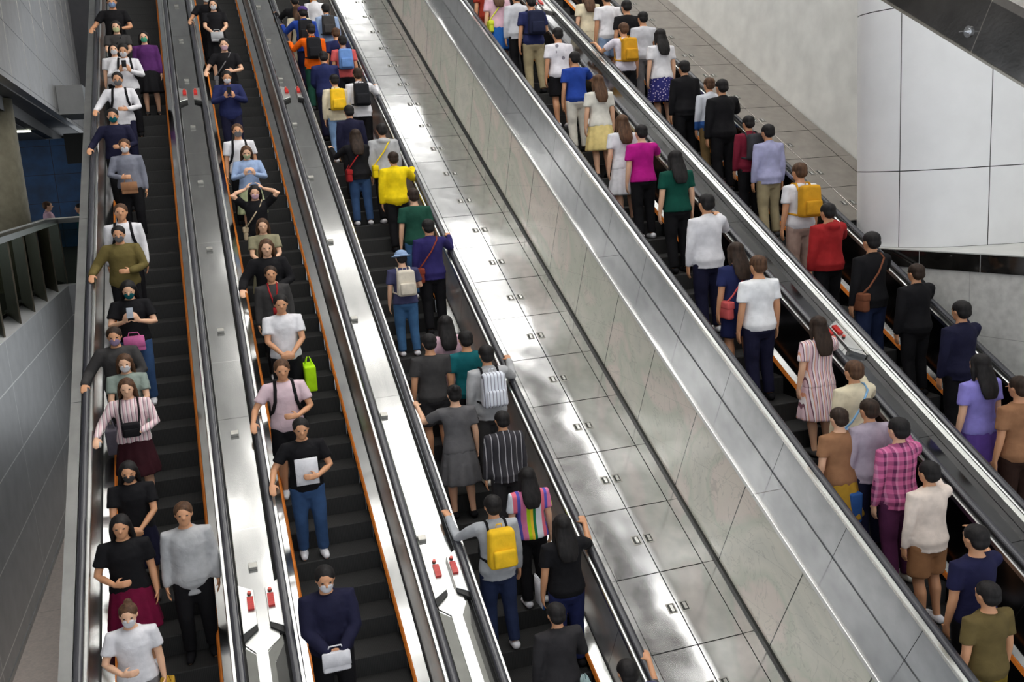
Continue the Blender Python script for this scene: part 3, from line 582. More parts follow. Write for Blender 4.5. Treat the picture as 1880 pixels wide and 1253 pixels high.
# ------------------------------------------------------------------ hall ceiling and its rows of lamps (above the picture, mirrored in the steel)
obj('ceiling', wbox(-14, 19, -6, 52, 11.3, 11.5), M['ceiling'], kind='structure')
PEOPLE = [
(1, 0, 0, 1.8, 'rail_r_down', ('short', 'black'), ('tee', 'black'), ('trousers', 'black'), 2, 'blue', [], 'person in a black t-shirt and pale blue mask, farthest down-rider at the left wall'),
(1, 0, 0, 1.62, 'clasp', ('long', 'black'), ('tee', 'darkgrey'), ('trousers', 'black'), 1, 'paleyellow', [('shoulder', 'black')], 'person in a grey strappy top and pale yellow mask, arms folded low'),
(1, 0, 0, 1.6, 'stand', ('long', 'black'), ('cardigan', 'purple'), ('skirt', 'black'), 1, 'green', [], 'person in a purple cardigan, black skirt and green mask, alone at the right side'),
(1, 0, 0, 1.58, 'stand', ('long', 'black'), ('tee', 'white'), ('trousers', 'black'), 1, 'white', [], 'person in white with a white mask, squeezed beside the left handrail'),
(1, 0, 0, 1.7, 'phone', ('short', 'black'), ('shirt', 'white'), ('trousers', 'black'), 2, 'white', [('straps', 'black'), ('phone', 'black')], 'person in a white shirt with black rucksack straps looking down at a phone'),
(1, 0, 0, 1.72, 'rail_r_down', ('short', 'black'), ('shirt', 'white'), ('trousers', 'darknavy'), 2, 'grey', [('straps', 'black')], 'person in a white shirt with crossed black straps, hand on the left rail'),
(1, 0, 0, 1.68, 'rail_r_down', ('short', 'black'), ('shirt', 'darknavy'), ('trousers', 'black'), 2, 'teal', [], 'person in dark navy with a teal mask leaning to the left rail'),
(1, 0, 0, 1.7, 'bag', ('short', 'brown'), ('shirt', 'greyblue'), ('trousers', 'black'), 2, 'white', [('frontbag', 'tan')], 'person in a grey-blue shirt carrying a tan bag in front'),
(1, 0, 0, 1.7, 'stand', ('short', 'brown'), ('shirt', 'white'), ('trousers', 'black'), 2, None, [('straps', 'black')], 'person in a white shirt with thin black straps behind the olive jacket'),
(1, 0, 0, 1.72, 'rail_r_down', ('short', 'black'), ('jacket', 'olive'), ('trousers', 'black'), 2, 'grey', [], 'person in an olive-green jacket and grey mask'),
(1, 0, 0, 1.64, 'phone', ('long', 'black'), ('tee', 'black'), ('trousers', 'jeans'), 1, 'teal', [('phone', 'silver'), ('frontbag', 'pink')], 'person with long dark hair holding a silver phone above a pink bag'),
(1, 0, 0, 1.62, 'rail_r_down', ('short', 'darkbrown'), ('jacket', 'darkgrey'), ('trousers', 'darkgrey'), 2, 'lilac', [], 'person in a dark grey coat and lilac mask at the left rail'),
(1, 0, 0, 1.52, 'clasp', ('long', 'brown'), ('blouse', 'greygreen'), ('trousers', 'greygreen'), 1, 'white', [('tote', 'greypurple', 1)], 'person in a grey-green top behind the striped cardigan'),
(1, 0, 0, 1.66, 'rail_r_down', ('long', 'brown'), ('cardigan', 'pinkstripe'), ('skirt', 'maroonblack'), 1, None, [('camera', 'black')], 'person in a pale pink striped cardigan with a black camera bag'),
(1, 0, 0, 1.66, 'clasp', ('long', 'black'), ('tee', 'black'), ('skirt', 'navyblack'), 2, 'darkgrey', [], 'person in a black top and dark navy skirt in the shade'),
(1, 0, 0, 1.66, 'bag', ('long', 'black'), ('tee', 'black'), ('skirt', 'magentadark'), 2, None, [], 'person in a black top and dark magenta skirt near the bottom left'),
(1, 0, 0, 1.68, 'stand', ('short', 'brown'), ('cardigan', 'lightgrey'), ('trousers', 'black'), 2, None, [], 'person in an open light grey cardigan on the right side of the steps'),
(1, 0, 0, 1.62, 'bag', ('bun', 'brown'), ('blouse', 'white'), ('trousers', 'grey'), 1, 'white', [('tote', 'mustard', -1)], 'person in a white blouse holding a mustard tote, lowest at the left'),
(2, 0, 0, 1.64, 'clasp', ('long', 'black'), ('tee', 'black'), ('skirt', 'black'), 1, 'white', [('frontbag', 'lightgrey')], 'person in black, white mask, light grey bag, farthest down-rider on the second escalator'),
(2, 0, 0, 1.7, 'rail_r_down', ('short', 'black'), ('tee', 'black'), ('trousers', 'black'), 2, 'white', [], 'person in a black tee gripping the left rail at the top edge'),
(2, 0, 0, 1.74, 'rail_r_down', ('short', 'black'), ('tee', 'black'), ('trousers', 'black'), 1, 'palepink', [('shoulder', 'grey')], 'person in a black tee, pale pink mask and grey strap, hand on the rail'),
(2, 0, 0, 1.74, 'phone', ('short', 'black'), ('jacket', 'navy'), ('trousers', 'darknavy'), 2, 'white', [('phone', 'black')], 'person in a navy suit jacket over a white shirt reading a phone'),
(2, 0, 0, 1.68, 'stand', ('short', 'brown'), ('tee', 'white'), ('trousers', 'black'), 2, 'grey', [('straps', 'black')], 'person in a white tee with black straps behind the light blue shirt'),
(2, 0, 0, 1.62, 'phone', ('long', 'brown'), ('shirt', 'lightblue'), ('skirt', 'palegreen'), 1, 'palegreen', [], 'person in an open light blue shirt over a pale green dress'),
(2, 0, 0, 1.62, 'raised', ('long', 'black'), ('tee', 'black'), ('trousers', 'black'), 1, 'palepink', [('shoulder', 'beige')], 'person in black with both arms raised to the hair'),
(2, 0, 0, 1.6, 'clasp', ('long', 'brown'), ('tee', 'beigegreen'), ('skirt', 'beigegreen'), 1, None, [], 'person in a beige-green dress half hidden behind a black jacket'),
(2, 0, 0, 1.7, 'rail_r_down', ('long', 'brown'), ('jacket', 'black'), ('trousers', 'black'), 1, None, [('phoneside', 'white')], 'person in a black jacket with a hand on the rail and a white phone'),
(2, 0, 0, 1.66, 'stand', ('short', 'darkbrown'), ('shirt', 'darkgrey'), ('trousers', 'black'), 2, None, [('lanyard', 'red')], 'person in a dark grey coat wearing a red lanyard'),
(2, 0, 0, 1.74, 'clasp', ('short', 'black'), ('tee', 'white'), ('trousers', 'black'), 2, None, [('tote', 'neon', -1)], 'person in a loose white t-shirt with a neon green bag at the hip'),
(2, 0, 0, 1.7, 'rail_r_down', ('short', 'brown'), ('tee', 'pinkwhite'), ('shorts', 'black'), 2, None, [('straps', 'black')], 'person in a pink and white tee, black shorts and black straps'),
(2, 0, 0, 1.74, 'rail_r_down', ('short', 'black'), ('tee', 'black'), ('trousers', 'jeans'), 2, None, [('papers', 'white')], 'person in a black tee and jeans with white papers against the chest'),
(2, 0, 0, 1.72, 'clasp', ('short', 'black'), ('jacket', 'darknavy'), ('trousers', 'black'), 2, 'white', [('frontbag', 'white')], 'person in dark navy with white mask and white bag, nearest on the second escalator'),
(3, 0, 0, 1.7, 'rail_l_up', ('short', 'black'), ('shirt', 'black'), ('trousers', 'black'), 2, None, [], 'person in black at the top left of the third escalator'),
(3, 0, 0, 1.6, 'stand', ('long', 'brown'), ('blouse', 'cream'), ('skirt', 'cream'), 1, None, [], 'person in a cream top with brown hair beside the purple cap'),
(3, 0, 0, 1.72, 'rail_l_up', ('cap', 'purplecap'), ('shirt', 'royalblue'), ('trousers', 'darknavy'), 2, None, [('backpack', 'blackpack')], 'person in a purple cap and royal blue shirt with a black backpack'),
(3, 0, 0, 1.74, 'stand', ('short', 'black'), ('shirt', 'lightblue'), ('trousers', 'black'), 2, None, [('backpack', 'darkgrey')], 'person in a light blue shirt with a dark grey backpack'),
(3, 0, 0, 1.7, 'stand', ('short', 'black'), ('shirt', 'white'), ('trousers', 'black'), 2, None, [], 'person in a white shirt at the very top of the third escalator'),
(3, 0, 0, 1.64, 'bag', ('short', 'brown'), ('tee', 'navy'), ('trousers', 'black'), 2, None, [], 'person in a navy tee between the light blue and coral shirts'),
(3, 0, 0, 1.76, 'rail_l_up', ('short', 'black'), ('shirt', 'orange'), ('trousers', 'darkgreen'), 2, None, [('backpack', 'blackpack')], 'person in a bright orange sweater with a black backpack'),
(3, 0, 0, 1.68, 'stand', ('short', 'black'), ('tee', 'coral'), ('trousers', 'black'), 2, None, [('backpack', 'bluepack')], 'person in a coral shirt with a blue backpack'),
(3, 0, 0, 1.74, 'clasp', ('short', 'black'), ('jacket', 'navy'), ('trousers', 'darknavy'), 2, None, [], 'person in a navy jacket right behind the orange sweater'),
(3, 0, 0, 1.7, 'rail_r_up', ('short', 'darkbrown'), ('shirt', 'white'), ('trousers', 'black'), 2, None, [('backpack', 'blackpack')], 'person in a white shirt with a square black backpack at the right rail'),
(3, 0, 0, 1.66, 'stand', ('short', 'black'), ('shirt', 'cream'), ('trousers', 'lightjeans'), 2, None, [('backpack', 'yellowpack')], 'person in a cream shirt and light jeans with a yellow bag on the back'),
(3, 0, 0, 1.64, 'stand', ('short', 'black'), ('shirt', 'darknavy'), ('trousers', 'black'), 2, None, [], 'person in dark navy ahead of the person with the red skirt'),
(3, 0, 0, 1.66, 'rail_l_up', ('long', 'darkbrown'), ('shirt', 'black'), ('trousers', 'jeans'), 1, None, [('redbag', 'red')], 'person in black with a red bag over blue jeans at the left rail'),
(3, 0, 0, 1.7, 'stand', ('short', 'black'), ('hoodie', 'lightgrey'), ('trousers', 'black'), 2, None, [('sidebag', 'yellow')], 'person in a light grey hoodie with a yellow bag at the left side'),
(3, 0, 0, 1.7, 'rail_r_up', ('short', 'darkbrown'), ('jacket', 'yellow'), ('trousers', 'black'), 2, None, [], 'person in a bright yellow jacket and black trousers'),
(3, 0, 0, 1.68, 'stand', ('short', 'darkbrown'), ('tee', 'darkgreen'), ('trousers', 'bluejeans'), 1, None, [], 'person in a dark green tee and blue jeans, below the yellow jacket'),
(3, 0, 0, 1.74, 'rail_r_up', ('short', 'black'), ('shirt', 'navypurple'), ('trousers', 'black'), 2, None, [('sidebag', 'brownred')], 'person in a navy shirt holding the right rail with a brown-red bag'),
(3, 0, 0, 1.62, 'bag', ('hat', 'denim'), ('blouse', 'navygrey'), ('trousers', 'bluejeans'), 1, None, [('backpack', 'beigepack')], 'person in a light denim hat with a beige bag on the back'),
(3, 0, 0, 1.62, 'stand', ('long', 'black'), ('blouse', 'palepink'), ('skirt', 'palepink'), 1, None, [], 'person in pale pink between the dark grey and teal tops'),
(3, 0, 0, 1.68, 'stand', ('short', 'black'), ('tee', 'teal'), ('trousers', 'black'), 2, None, [], 'person in a dark teal tee ahead of the striped backpack'),
(3, 0, 0, 1.7, 'stand', ('short', 'black'), ('tee', 'darkgrey'), ('shorts', 'charcoal'), 2, None, [], 'person in a dark grey tee and shorts on the left of the third escalator'),
(3, 0, 0, 1.76, 'rail_r_up', ('short', 'black'), ('shirt', 'lightgrey'), ('trousers', 'darkgrey'), 2, None, [('backpack', 'stripewhite')], 'person in a light grey shirt carrying a large white striped backpack'),
(3, 0, 0, 1.62, 'rail_l_up', ('bun', 'black'), ('blouse', 'midgrey'), ('skirt', 'midgrey'), 1, None, [], 'person in a plain mid-grey dress at the left rail'),
(3, 0, 0, 1.7, 'stand', ('short', 'black'), ('shirt', 'greystripe'), ('trousers', 'charcoal'), 2, None, [], 'person in a charcoal shirt with pale stripes behind the big striped backpack'),
(3, 0, 0, 1.74, 'rail_l_up', ('short', 'black'), ('shirt', 'silvergrey'), ('trousers', 'jeansdark'), 2, None, [('backpack', 'yellowpack')], 'person in a silver-grey shirt with a long yellow pack, near the bottom'),
(3, 0, 0, 1.68, 'stand', ('long', 'black'), ('blouse', 'rainbow'), ('trousers', 'black'), 1, None, [], 'person in a shawl with pink, blue, white and yellow-green stripes'),
(3, 0, 0, 1.68, 'rail_r_up', ('long', 'black'), ('tee', 'black'), ('trousers', 'navy'), 2, None, [('envelope', 'whiteblue')], 'person in black and navy with a white folder at the right rail'),
(3, 0, 0, 1.66, 'bag', ('short', 'black'), ('shirt', 'charcoal'), ('trousers', 'black'), 2, None, [('tote', 'paleteal', 1)], 'person in charcoal with a pale teal tote at the bottom edge'),
(3, 0, 0, 1.7, 'rail_r_up', ('short', 'black'), ('tee', 'navygrey'), ('trousers', 'navy'), 2, None, [], 'person whose head just shows at the bottom edge by the right rail'),
(4, 0, 0, 1.7, 'stand', ('short', 'black'), ('tee', 'rust'), ('trousers', 'rust'), 2, None, [], 'person in rust red cut by the top edge of the fourth escalator'),
(4, 0, 0, 1.62, 'stand', ('long', 'brown'), ('blouse', 'palepink'), ('skirt', 'strongblue'), 1, None, [('sidebag', 'limeyellow')], 'person in a pink top and strong blue skirt with a lime yellow bag'),
(4, 0, 0, 1.68, 'stand', ('short', 'black'), ('shirt', 'palegrey'), ('trousers', 'black'), 2, None, [], 'person in a pale grey shirt and black trousers near the top edge'),
(4, 0, 0, 1.74, 'bag', ('short', 'black'), ('tee', 'navy'), ('trousers', 'khaki'), 2, None, [('backpack', 'navypack')], 'person in a navy shirt and khaki trousers with a navy backpack'),
(4, 0, 0, 1.7, 'stand', ('short', 'black'), ('tee', 'whiteprint'), ('shorts', 'black'), 2, None, [], 'person in a white tee with a grey print and black shorts'),
(4, 0, 0, 1.68, 'rail_r_up', ('short', 'black'), ('tee', 'royalblue'), ('trousers', 'offwhite'), 2, None, [], 'person in a royal blue shirt and off-white trousers'),
(4, 0, 0, 1.64, 'stand', ('long', 'brown'), ('blouse', 'offwhite'), ('skirt', 'creamyellow'), 1, None, [], 'person in a white top and a long cream yellow skirt'),
(4, 0, 0, 1.62, 'stand', ('long', 'brown'), ('blouse', 'white'), ('skirt', 'white'), 1, None, [], 'person in a white summer dress beside the magenta top'),
(4, 0, 0, 1.7, 'rail_r_up', ('short', 'black'), ('blouse', 'magenta'), ('trousers', 'black'), 1, None, [], 'person in a magenta blouse and black trousers, arm on the right rail'),
(4, 0, 0, 1.66, 'stand', ('long', 'black'), ('blouse', 'forest'), ('trousers', 'black'), 1, None, [], 'person in a forest green top with long black hair'),
(4, 0, 0, 1.76, 'rail_r_up', ('short', 'black'), ('shirt', 'white'), ('trousers', 'darknavy'), 2, None, [], 'person in a loose white shirt and navy trousers with white shoes'),
(4, 0, 0, 1.64, 'bag', ('long', 'darkbrown'), ('tee', 'navy'), ('shorts', 'navy'), 2, None, [('sidebag', 'coral')], 'person in navy shorts with a coral red bag at the side'),
(4, 0, 0, 1.72, 'stand', ('short', 'brown'), ('tee', 'white2'), ('trousers', 'darknavy'), 2, None, [], 'person in a bright white tee next to the coral bag'),
(4, 0, 0, 1.66, 'rail_r_up', ('long', 'darkbrown'), ('blouse', 'stripepink'), ('skirt', 'stripepink'), 1, None, [], 'person in a pink and white striped dress with an arm on the rail'),
(4, 0, 0, 1.68, 'rail_r_up', ('short', 'brown'), ('shirt', 'cream'), ('trousers', 'olivedark'), 2, None, [('sidebag', 'skyblue')], 'person in a cream shirt with a sky blue bag'),
(4, 0, 0, 1.68, 'stand', ('short', 'darkbrown'), ('shirt', 'lavendergrey'), ('trousers', 'darknavy'), 2, None, [('shopping', 'whiteblue')], 'person in a lavender grey shirt with a white and blue shopping bag low down'),
(4, 0, 0, 1.66, 'rail_r_up', ('short', 'black'), ('shirt', 'plaidpink'), ('trousers', 'plum'), 1, None, [], 'person in a pink and plum checked shirt'),
(4, 0, 0, 1.62, 'stand', ('short', 'darkbrown'), ('blouse', 'tan'), ('skirt', 'mustard'), 1, None, [], 'person in a tan top and mustard skirt at the left of the fourth escalator'),
(4, 0, 0, 1.7, 'rail_r_up', ('short', 'black'), ('shirt', 'creamwhite'), ('shorts', 'tanbrown'), 2, None, [], 'person in a cream white shirt and tan shorts, arm on the rail'),
(4, 0, 0, 1.76, 'rail_r_up', ('short', 'black'), ('tee', 'darknavy2'), ('trousers', 'black'), 2, None, [], 'person in a dark navy tee at the lower right'),
(4, 0, 0, 1.64, 'stand', ('short', 'black'), ('tee', 'olivebrown'), ('shorts', 'olivemustard'), 2, None, [], 'person in an olive brown tee and mustard shorts, lowest of the fourth escalator'),
(5, 0, 0, 1.66, 'stand', ('long', 'brown'), ('blouse', 'cream'), ('skirt', 'cream'), 1, None, [], 'person in a cream dress at the top edge of the right-hand escalator'),
(5, 0, 0, 1.74, 'stand', ('short', 'black'), ('tee', 'white'), ('shorts', 'denim'), 2, None, [], 'person in a white tee and denim shorts at the top edge'),
(5, 0, 0, 1.7, 'stand', ('short', 'black'), ('tee', 'black'), ('trousers', 'black'), 2, None, [], 'person in a plain black tee between two white shirts, high up at the right'),
(5, 0, 0, 1.68, 'stand', ('short', 'black'), ('tee', 'palegrey'), ('trousers', 'grey'), 2, None, [], 'person in a pale grey tee just above the mustard bag'),
(5, 0, 0, 1.76, 'rail_l_up', ('short', 'brown'), ('tee', 'whitepurple'), ('shorts', 'black'), 2, None, [('backpack', 'mustardpack')], 'person in a large white tee with a lilac print and a mustard bag'),
(5, 0, 0, 1.68, 'stand', ('long', 'black'), ('blouse', 'white'), ('skirt', 'navyprint'), 1, None, [], 'person in a white top and navy printed skirt with long black hair'),
(5, 0, 0, 1.68, 'stand', ('short', 'black'), ('shirt', 'black'), ('trousers', 'black'), 2, None, [], 'person all in black below the navy printed skirt'),
(5, 0, 0, 1.7, 'stand', ('short', 'brown'), ('shirt', 'whiteblue'), ('trousers', 'khakibrown'), 2, None, [], 'person in a white and blue shirt with brown khaki trousers'),
(5, 0, 0, 1.74, 'rail_r_up', ('short', 'black'), ('jacket', 'black'), ('trousers', 'black'), 2, None, [], 'person in a black jacket at the right rail beside the white and blue shirt'),
(5, 0, 0, 1.66, 'stand', ('short', 'black'), ('shirt', 'maroon'), ('trousers', 'black'), 2, None, [('backpack', 'greypack')], 'person in maroon with a dark grey backpack'),
(5, 0, 0, 1.76, 'stand', ('short', 'black'), ('shirt', 'lavender'), ('trousers', 'khaki'), 2, None, [], 'person in a lavender shirt and khaki trousers'),
(5, 0, 0, 1.74, 'stand', ('short', 'brown'), ('tee', 'white'), ('trousers', 'beigepink'), 2, None, [('backpack', 'mustardpack')], 'person in a white tee with a mustard bag across the back and beige trousers'),
(5, 0, 0, 1.66, 'rail_r_up', ('short', 'black'), ('hoodie', 'red'), ('trousers', 'black'), 2, None, [], 'person in a bright red hoodie'),
(5, 0, 0, 1.76, 'rail_r_up', ('short', 'black'), ('shirt', 'black'), ('trousers', 'jeansdark'), 2, None, [('sidebag', 'brown')], 'person in black with a brown bag below the white column'),
(5, 0, 0, 1.72, 'rail_r_up', ('short', 'darkbrown'), ('jacket', 'black'), ('trousers', 'black'), 2, None, [], 'person in a black coat in front of the black stone band'),
(5, 0, 0, 1.78, 'rail_r_up', ('short', 'black'), ('shirt', 'darknavy'), ('trousers', 'black'), 2, None, [], 'person in very dark navy against the pale stone wall'),
(5, 0, 0, 1.68, 'stand', ('long', 'black'), ('blouse', 'periwinkle'), ('skirt', 'violet'), 1, None, [], 'person in a periwinkle and violet dress at the right'),
(5, 0, 0, 1.72, 'rail_r_up', ('short', 'darkbrown'), ('tee', 'tan'), ('trousers', 'darkbrown'), 2, None, [], 'person in a tan top cut by the right edge of the picture')]
# escalator, step, place (x, y, z) of the feet, height
POS = [(1, 38, -1.185, 22.268, 1.9085, 1.86), (1, 36, -1.129, 21.468, 1.4625, 1.68), (1, 35, -0.619, 21.068, 1.2394, 1.63), (1, 34, -1.185, 20.668, 1.0164, 1.58), (1, 33, -0.997, 20.268, 0.7934, 1.76), (1, 30, -1.098, 19.068, 0.1242, 1.78), (1, 27, -1.185, 17.868, -0.5449, 1.74), (1, 25, -1.018, 17.068, -0.9909, 1.64), (1, 20, -1.077, 15.068, -2.1061, 1.76), (1, 19, -1.118, 14.668, -2.3292, 1.69), (1, 16, -1.003, 13.468, -2.9983, 1.7), (1, 14, -1.185, 12.668, -3.4444, 1.65), (1, 13, -1.082, 12.328, -3.6674, 1.58), (1, 12, -1.052, 11.808, -3.8904, 1.6), (1, 9, -1.051, 10.608, -4.5595, 1.6), (1, 7, -1.131, 9.928, -5.0056, 1.69), (1, 7, -0.525, 9.928, -5.0056, 1.71), (1, 5, -1.081, 9.048, -5.4517, 1.56), (2, 38, 0.833, 22.416, 1.9913, 1.7), (2, 39, 0.72, 22.816, 2.2144, 1.7), (2, 33, 0.875, 20.416, 0.8761, 1.74), (2, 30, 0.804, 19.216, 0.207, 1.68), (2, 25, 0.793, 17.216, -0.9081, 1.71), (2, 24, 0.875, 16.816, -1.1312, 1.56), (2, 21, 0.866, 15.616, -1.8003, 1.59), (2, 19, 0.883, 14.816, -2.2464, 1.54), (2, 17, 0.853, 14.016, -2.6924, 1.73), (2, 16, 0.846, 13.616, -2.9155, 1.6), (2, 14, 0.879, 12.816, -3.3616, 1.74), (2, 11, 0.726, 11.676, -4.0307, 1.76), (2, 9, 0.804, 10.756, -4.4767, 1.68), (2, 4, 0.732, 8.876, -5.5919, 1.78), (3, 38, 2.59, 22.538, 2.0595, 1.7), (3, 37, 2.59, 22.138, 1.8365, 1.66), (3, 36, 2.646, 21.738, 1.6134, 1.78), (3, 37, 3.201, 22.138, 1.8365, 1.68), (3, 39, 3.075, 22.938, 2.2826, 1.64), (3, 34, 3.194, 20.938, 1.1674, 1.67), (3, 34, 2.68, 20.938, 1.1674, 1.76), (3, 33, 3.25, 20.538, 0.9443, 1.68), (3, 31, 2.718, 19.738, 0.4983, 1.74), (3, 29, 3.231, 18.938, 0.0522, 1.76), (3, 29, 2.771, 18.938, 0.0522, 1.66), (3, 26, 2.805, 17.738, -0.6169, 1.67), (3, 24, 2.752, 16.938, -1.063, 1.66), (3, 24, 3.219, 16.938, -1.063, 1.73), (3, 22, 3.219, 16.138, -1.5091, 1.67), (3, 19, 3.25, 14.938, -2.1782, 1.74), (3, 17, 3.25, 14.078, -2.6243, 1.74), (3, 16, 2.732, 13.738, -2.8473, 1.56), (3, 12, 2.943, 12.198, -3.7395, 1.68), (3, 11, 3.099, 11.798, -3.9625, 1.74), (3, 11, 2.611, 11.798, -3.9625, 1.76), (3, 10, 3.25, 11.398, -4.1855, 1.82), (3, 9, 2.692, 10.998, -4.4086, 1.68), (3, 8, 3.125, 10.478, -4.6316, 1.64), (3, 5, 2.597, 9.278, -5.3007, 1.74), (3, 6, 3.133, 9.678, -5.0777, 1.62), (3, 4, 3.25, 8.938, -5.5238, 1.74), (3, 2, 2.823, 8.078, -5.9698, 1.66), (3, 0, 3.244, 7.398, -6.4159, 1.76), (4, 35, 5.85, 18.647, 1.7455, 1.7), (4, 34, 5.9, 18.187, 1.5225, 1.68), (4, 33, 6.16, 17.787, 1.2994, 1.71), (4, 32, 6.303, 17.387, 1.0764, 1.77), (4, 29, 6.328, 16.187, 0.4073, 1.7), (4, 27, 6.296, 15.387, -0.0388, 1.65), (4, 25, 6.354, 14.587, -0.4849, 1.64), (4, 22, 6.191, 13.387, -1.154, 1.62), (4, 21, 6.306, 12.987, -1.377, 1.67), (4, 19, 6.432, 12.187, -1.8231, 1.72), (4, 16, 6.224, 10.987, -2.4922, 1.82), (4, 14, 6.166, 10.187, -2.9383, 1.7), (4, 13, 6.252, 9.847, -3.1613, 1.78), (4, 11, 6.426, 8.927, -3.6074, 1.6), (4, 9, 6.351, 8.207, -4.0535, 1.68), (4, 8, 6.165, 7.727, -4.2765, 1.62), (4, 7, 6.241, 7.387, -4.4995, 1.72), (4, 8, 5.85, 7.787, -4.2765, 1.56), (4, 6, 6.206, 6.927, -4.7226, 1.64), (4, 4, 6.038, 6.167, -5.1687, 1.76), (4, 3, 5.85, 5.827, -5.3917, 1.64), (5, 33, 7.69, 17.995, 1.3822, 1.66), (5, 32, 7.9, 17.535, 1.1592, 1.77), (5, 31, 8.114, 17.135, 0.9361, 1.76), (5, 30, 8.248, 16.735, 0.7131, 1.71), (5, 29, 7.69, 16.395, 0.4901, 1.7), (5, 28, 8.184, 15.935, 0.267, 1.74), (5, 25, 7.992, 14.735, -0.4021, 1.74), (5, 24, 8.228, 14.335, -0.6251, 1.64), (5, 23, 8.225, 13.935, -0.8482, 1.8), (5, 21, 8.205, 13.135, -1.2942, 1.63), (5, 20, 8.291, 12.735, -1.5173, 1.7), (5, 17, 8.009, 11.535, -2.1864, 1.8), (5, 15, 7.886, 10.735, -2.6325, 1.72), (5, 13, 7.989, 9.995, -3.0785, 1.82), (5, 12, 8.231, 9.475, -3.3016, 1.66), (5, 10, 8.199, 8.695, -3.7476, 1.75), (5, 8, 7.814, 7.995, -4.1937, 1.74), (5, 7, 7.949, 7.595, -4.4168, 1.78)]
# ------------------------------------------------------------------ lamps
LAMP = lamp('hall_lamp', (1, .985, .95, 1), LAMP_E)
t0 = None
for i, y in enumerate([-3, -.4, 2.2, 4.8, 7.4, 8.9, 10.4, 11.9, 13.4, 14.9, 17.6, 20.4, 25.0, 29.6, 34.2, 38.8, 43.4]):  # close-set near rows and outer right column added to brighten the mirrored steel
    for j, (x0, x1) in enumerate(((4.95, 9.25), (.6, 4.9), (9.3, 13.6), (-2.9, .1), (13.65, 17.95))):
        if (j == 1 and i > 11) or (j == 3 and (i > 8 or i % 2)): continue
        if t0 is None:
            t0 = empty('pendant_light', ((x0+x1)/2, y, 10.2), 'long strip lamp hanging under the hall ceiling above the picture', 'light', 'strip lamps of the hall ceiling')
            xc = (x0+x1)/2
            obj('housing', wbox(xc-2.15, xc+2.15, y-.13, y+.13, 10.20, 10.27), M['grey_cap'], t0)
            obj('diffuser', wbox(xc-2.13, xc+2.13, y-.12, y+.12, 10.16, 10.20), LAMP, t0)
            obj('added_uplight', wbox(xc-2.13, xc+2.13, y-.10, y+.10, 10.271, 10.29), LAMP, t0)  # upward glow added to brighten the ceiling
            for q in (-1.6, 1.6): obj('hanger', wbox(xc+q-.01, xc+q+.01, y-.01, y+.01, 10.29, 11.3), M['grey_cap'], t0)
        else:
            o = copy_tree(t0, Vector(((x0+x1)/2, y, 10.2))-t0.location)
            if j == 3: o.scale.x = .70
w = bpy.data.worlds.new('World'); bpy.context.scene.world = w; w.use_nodes = True
w.node_tree.nodes['Background'].inputs[0].default_value = (.90, .95, 1, 1); w.node_tree.nodes['Background'].inputs[1].default_value = WORLD_E

# ------------------------------------------------------------------ figures
def ring(bm, c, u, v, n):
    return [bm.verts.new(c+u*math.cos(2*PI*i/n)+v*math.sin(2*PI*i/n)) for i in range(n)]
def skinrings(bm, R):
    n = len(R[0])
    for a, b in zip(R, R[1:]):
        for i in range(n): bm.faces.new((a[i], a[(i+1) % n], b[(i+1) % n], b[i]))
    bm.faces.new(R[0][::-1]); bm.faces.new(R[-1])
def loft(bm, secs, n=20):
    """secs: (z, rx, ry, y[, x])"""
    skinrings(bm, [ring(bm, Vector((s[4] if len(s) > 4 else 0, s[3], s[0])), Vector((s[1], 0, 0)), Vector((0, s[2], 0)), n) for s in secs])
def tube(bm, pts, rad, n=12, flat=1.0, caps=True):
    pts = [Vector(p) for p in pts]; rad = list(rad)
    if caps:
        d0 = (pts[0]-pts[1]).normalized(); d1 = (pts[-1]-pts[-2]).normalized(); r0, r1 = rad[0], rad[-1]
        pts = [pts[0]+d0*r0*.9, pts[0]+d0*r0*.5]+pts+[pts[-1]+d1*r1*.5, pts[-1]+d1*r1*.9]; rad = [r0*.35, r0*.85]+rad+[r1*.85, r1*.35]
    R = []; u = None
    for i, p in enumerate(pts):
        d = (pts[min(i+1, len(pts)-1)]-pts[max(i-1, 0)]).normalized()
        if u is None: u = d.cross(Vector((0, 1, 0.01))); u = u.normalized() if u.length > .1 else Vector((1, 0, 0))
        u = (u-d*u.dot(d)).normalized(); v = d.cross(u)
        R.append(ring(bm, p, u*rad[i], v*rad[i]*flat, n))
    skinrings(bm, R)
def ell(bm, c, r, n=14):
    q = bmesh.ops.create_uvsphere(bm, u_segments=n, v_segments=max(6, n//2+1), radius=1)
    for v in q['verts']: v.co = Vector((v.co.x*r[0]+c[0], v.co.y*r[1]+c[1], v.co.z*r[2]+c[2]))
    return q['verts']
def remesh(bm, voxel, smooth=3, jitter=0):
    bmesh.ops.recalc_face_normals(bm, faces=bm.faces)
    me = bpy.data.meshes.new('tmp'); bm.to_mesh(me); bm.free()
    o = bpy.data.objects.new('tmp', me); C.objects.link(o)
    m = o.modifiers.new('r', 'REMESH'); m.mode = 'VOXEL'; m.voxel_size = voxel; m.use_smooth_shade = True
    if smooth:
        s = o.modifiers.new('s', 'SMOOTH'); s.factor = .5; s.iterations = smooth
    dg = bpy.context.evaluated_depsgraph_get(); ev = o.evaluated_get(dg); out = bpy.data.meshes.new_from_object(ev)
    bpy.data.objects.remove(o); bpy.data.meshes.remove(me)
    if jitter:
        for v in out.vertices:
            k = noise.noise(Vector((v.co.x*9, v.co.y*9, v.co.z*4)))+.5*noise.noise(v.co*19); v.co += v.normal*k*jitter
    for p in out.polygons: p.use_smooth = True
    return out
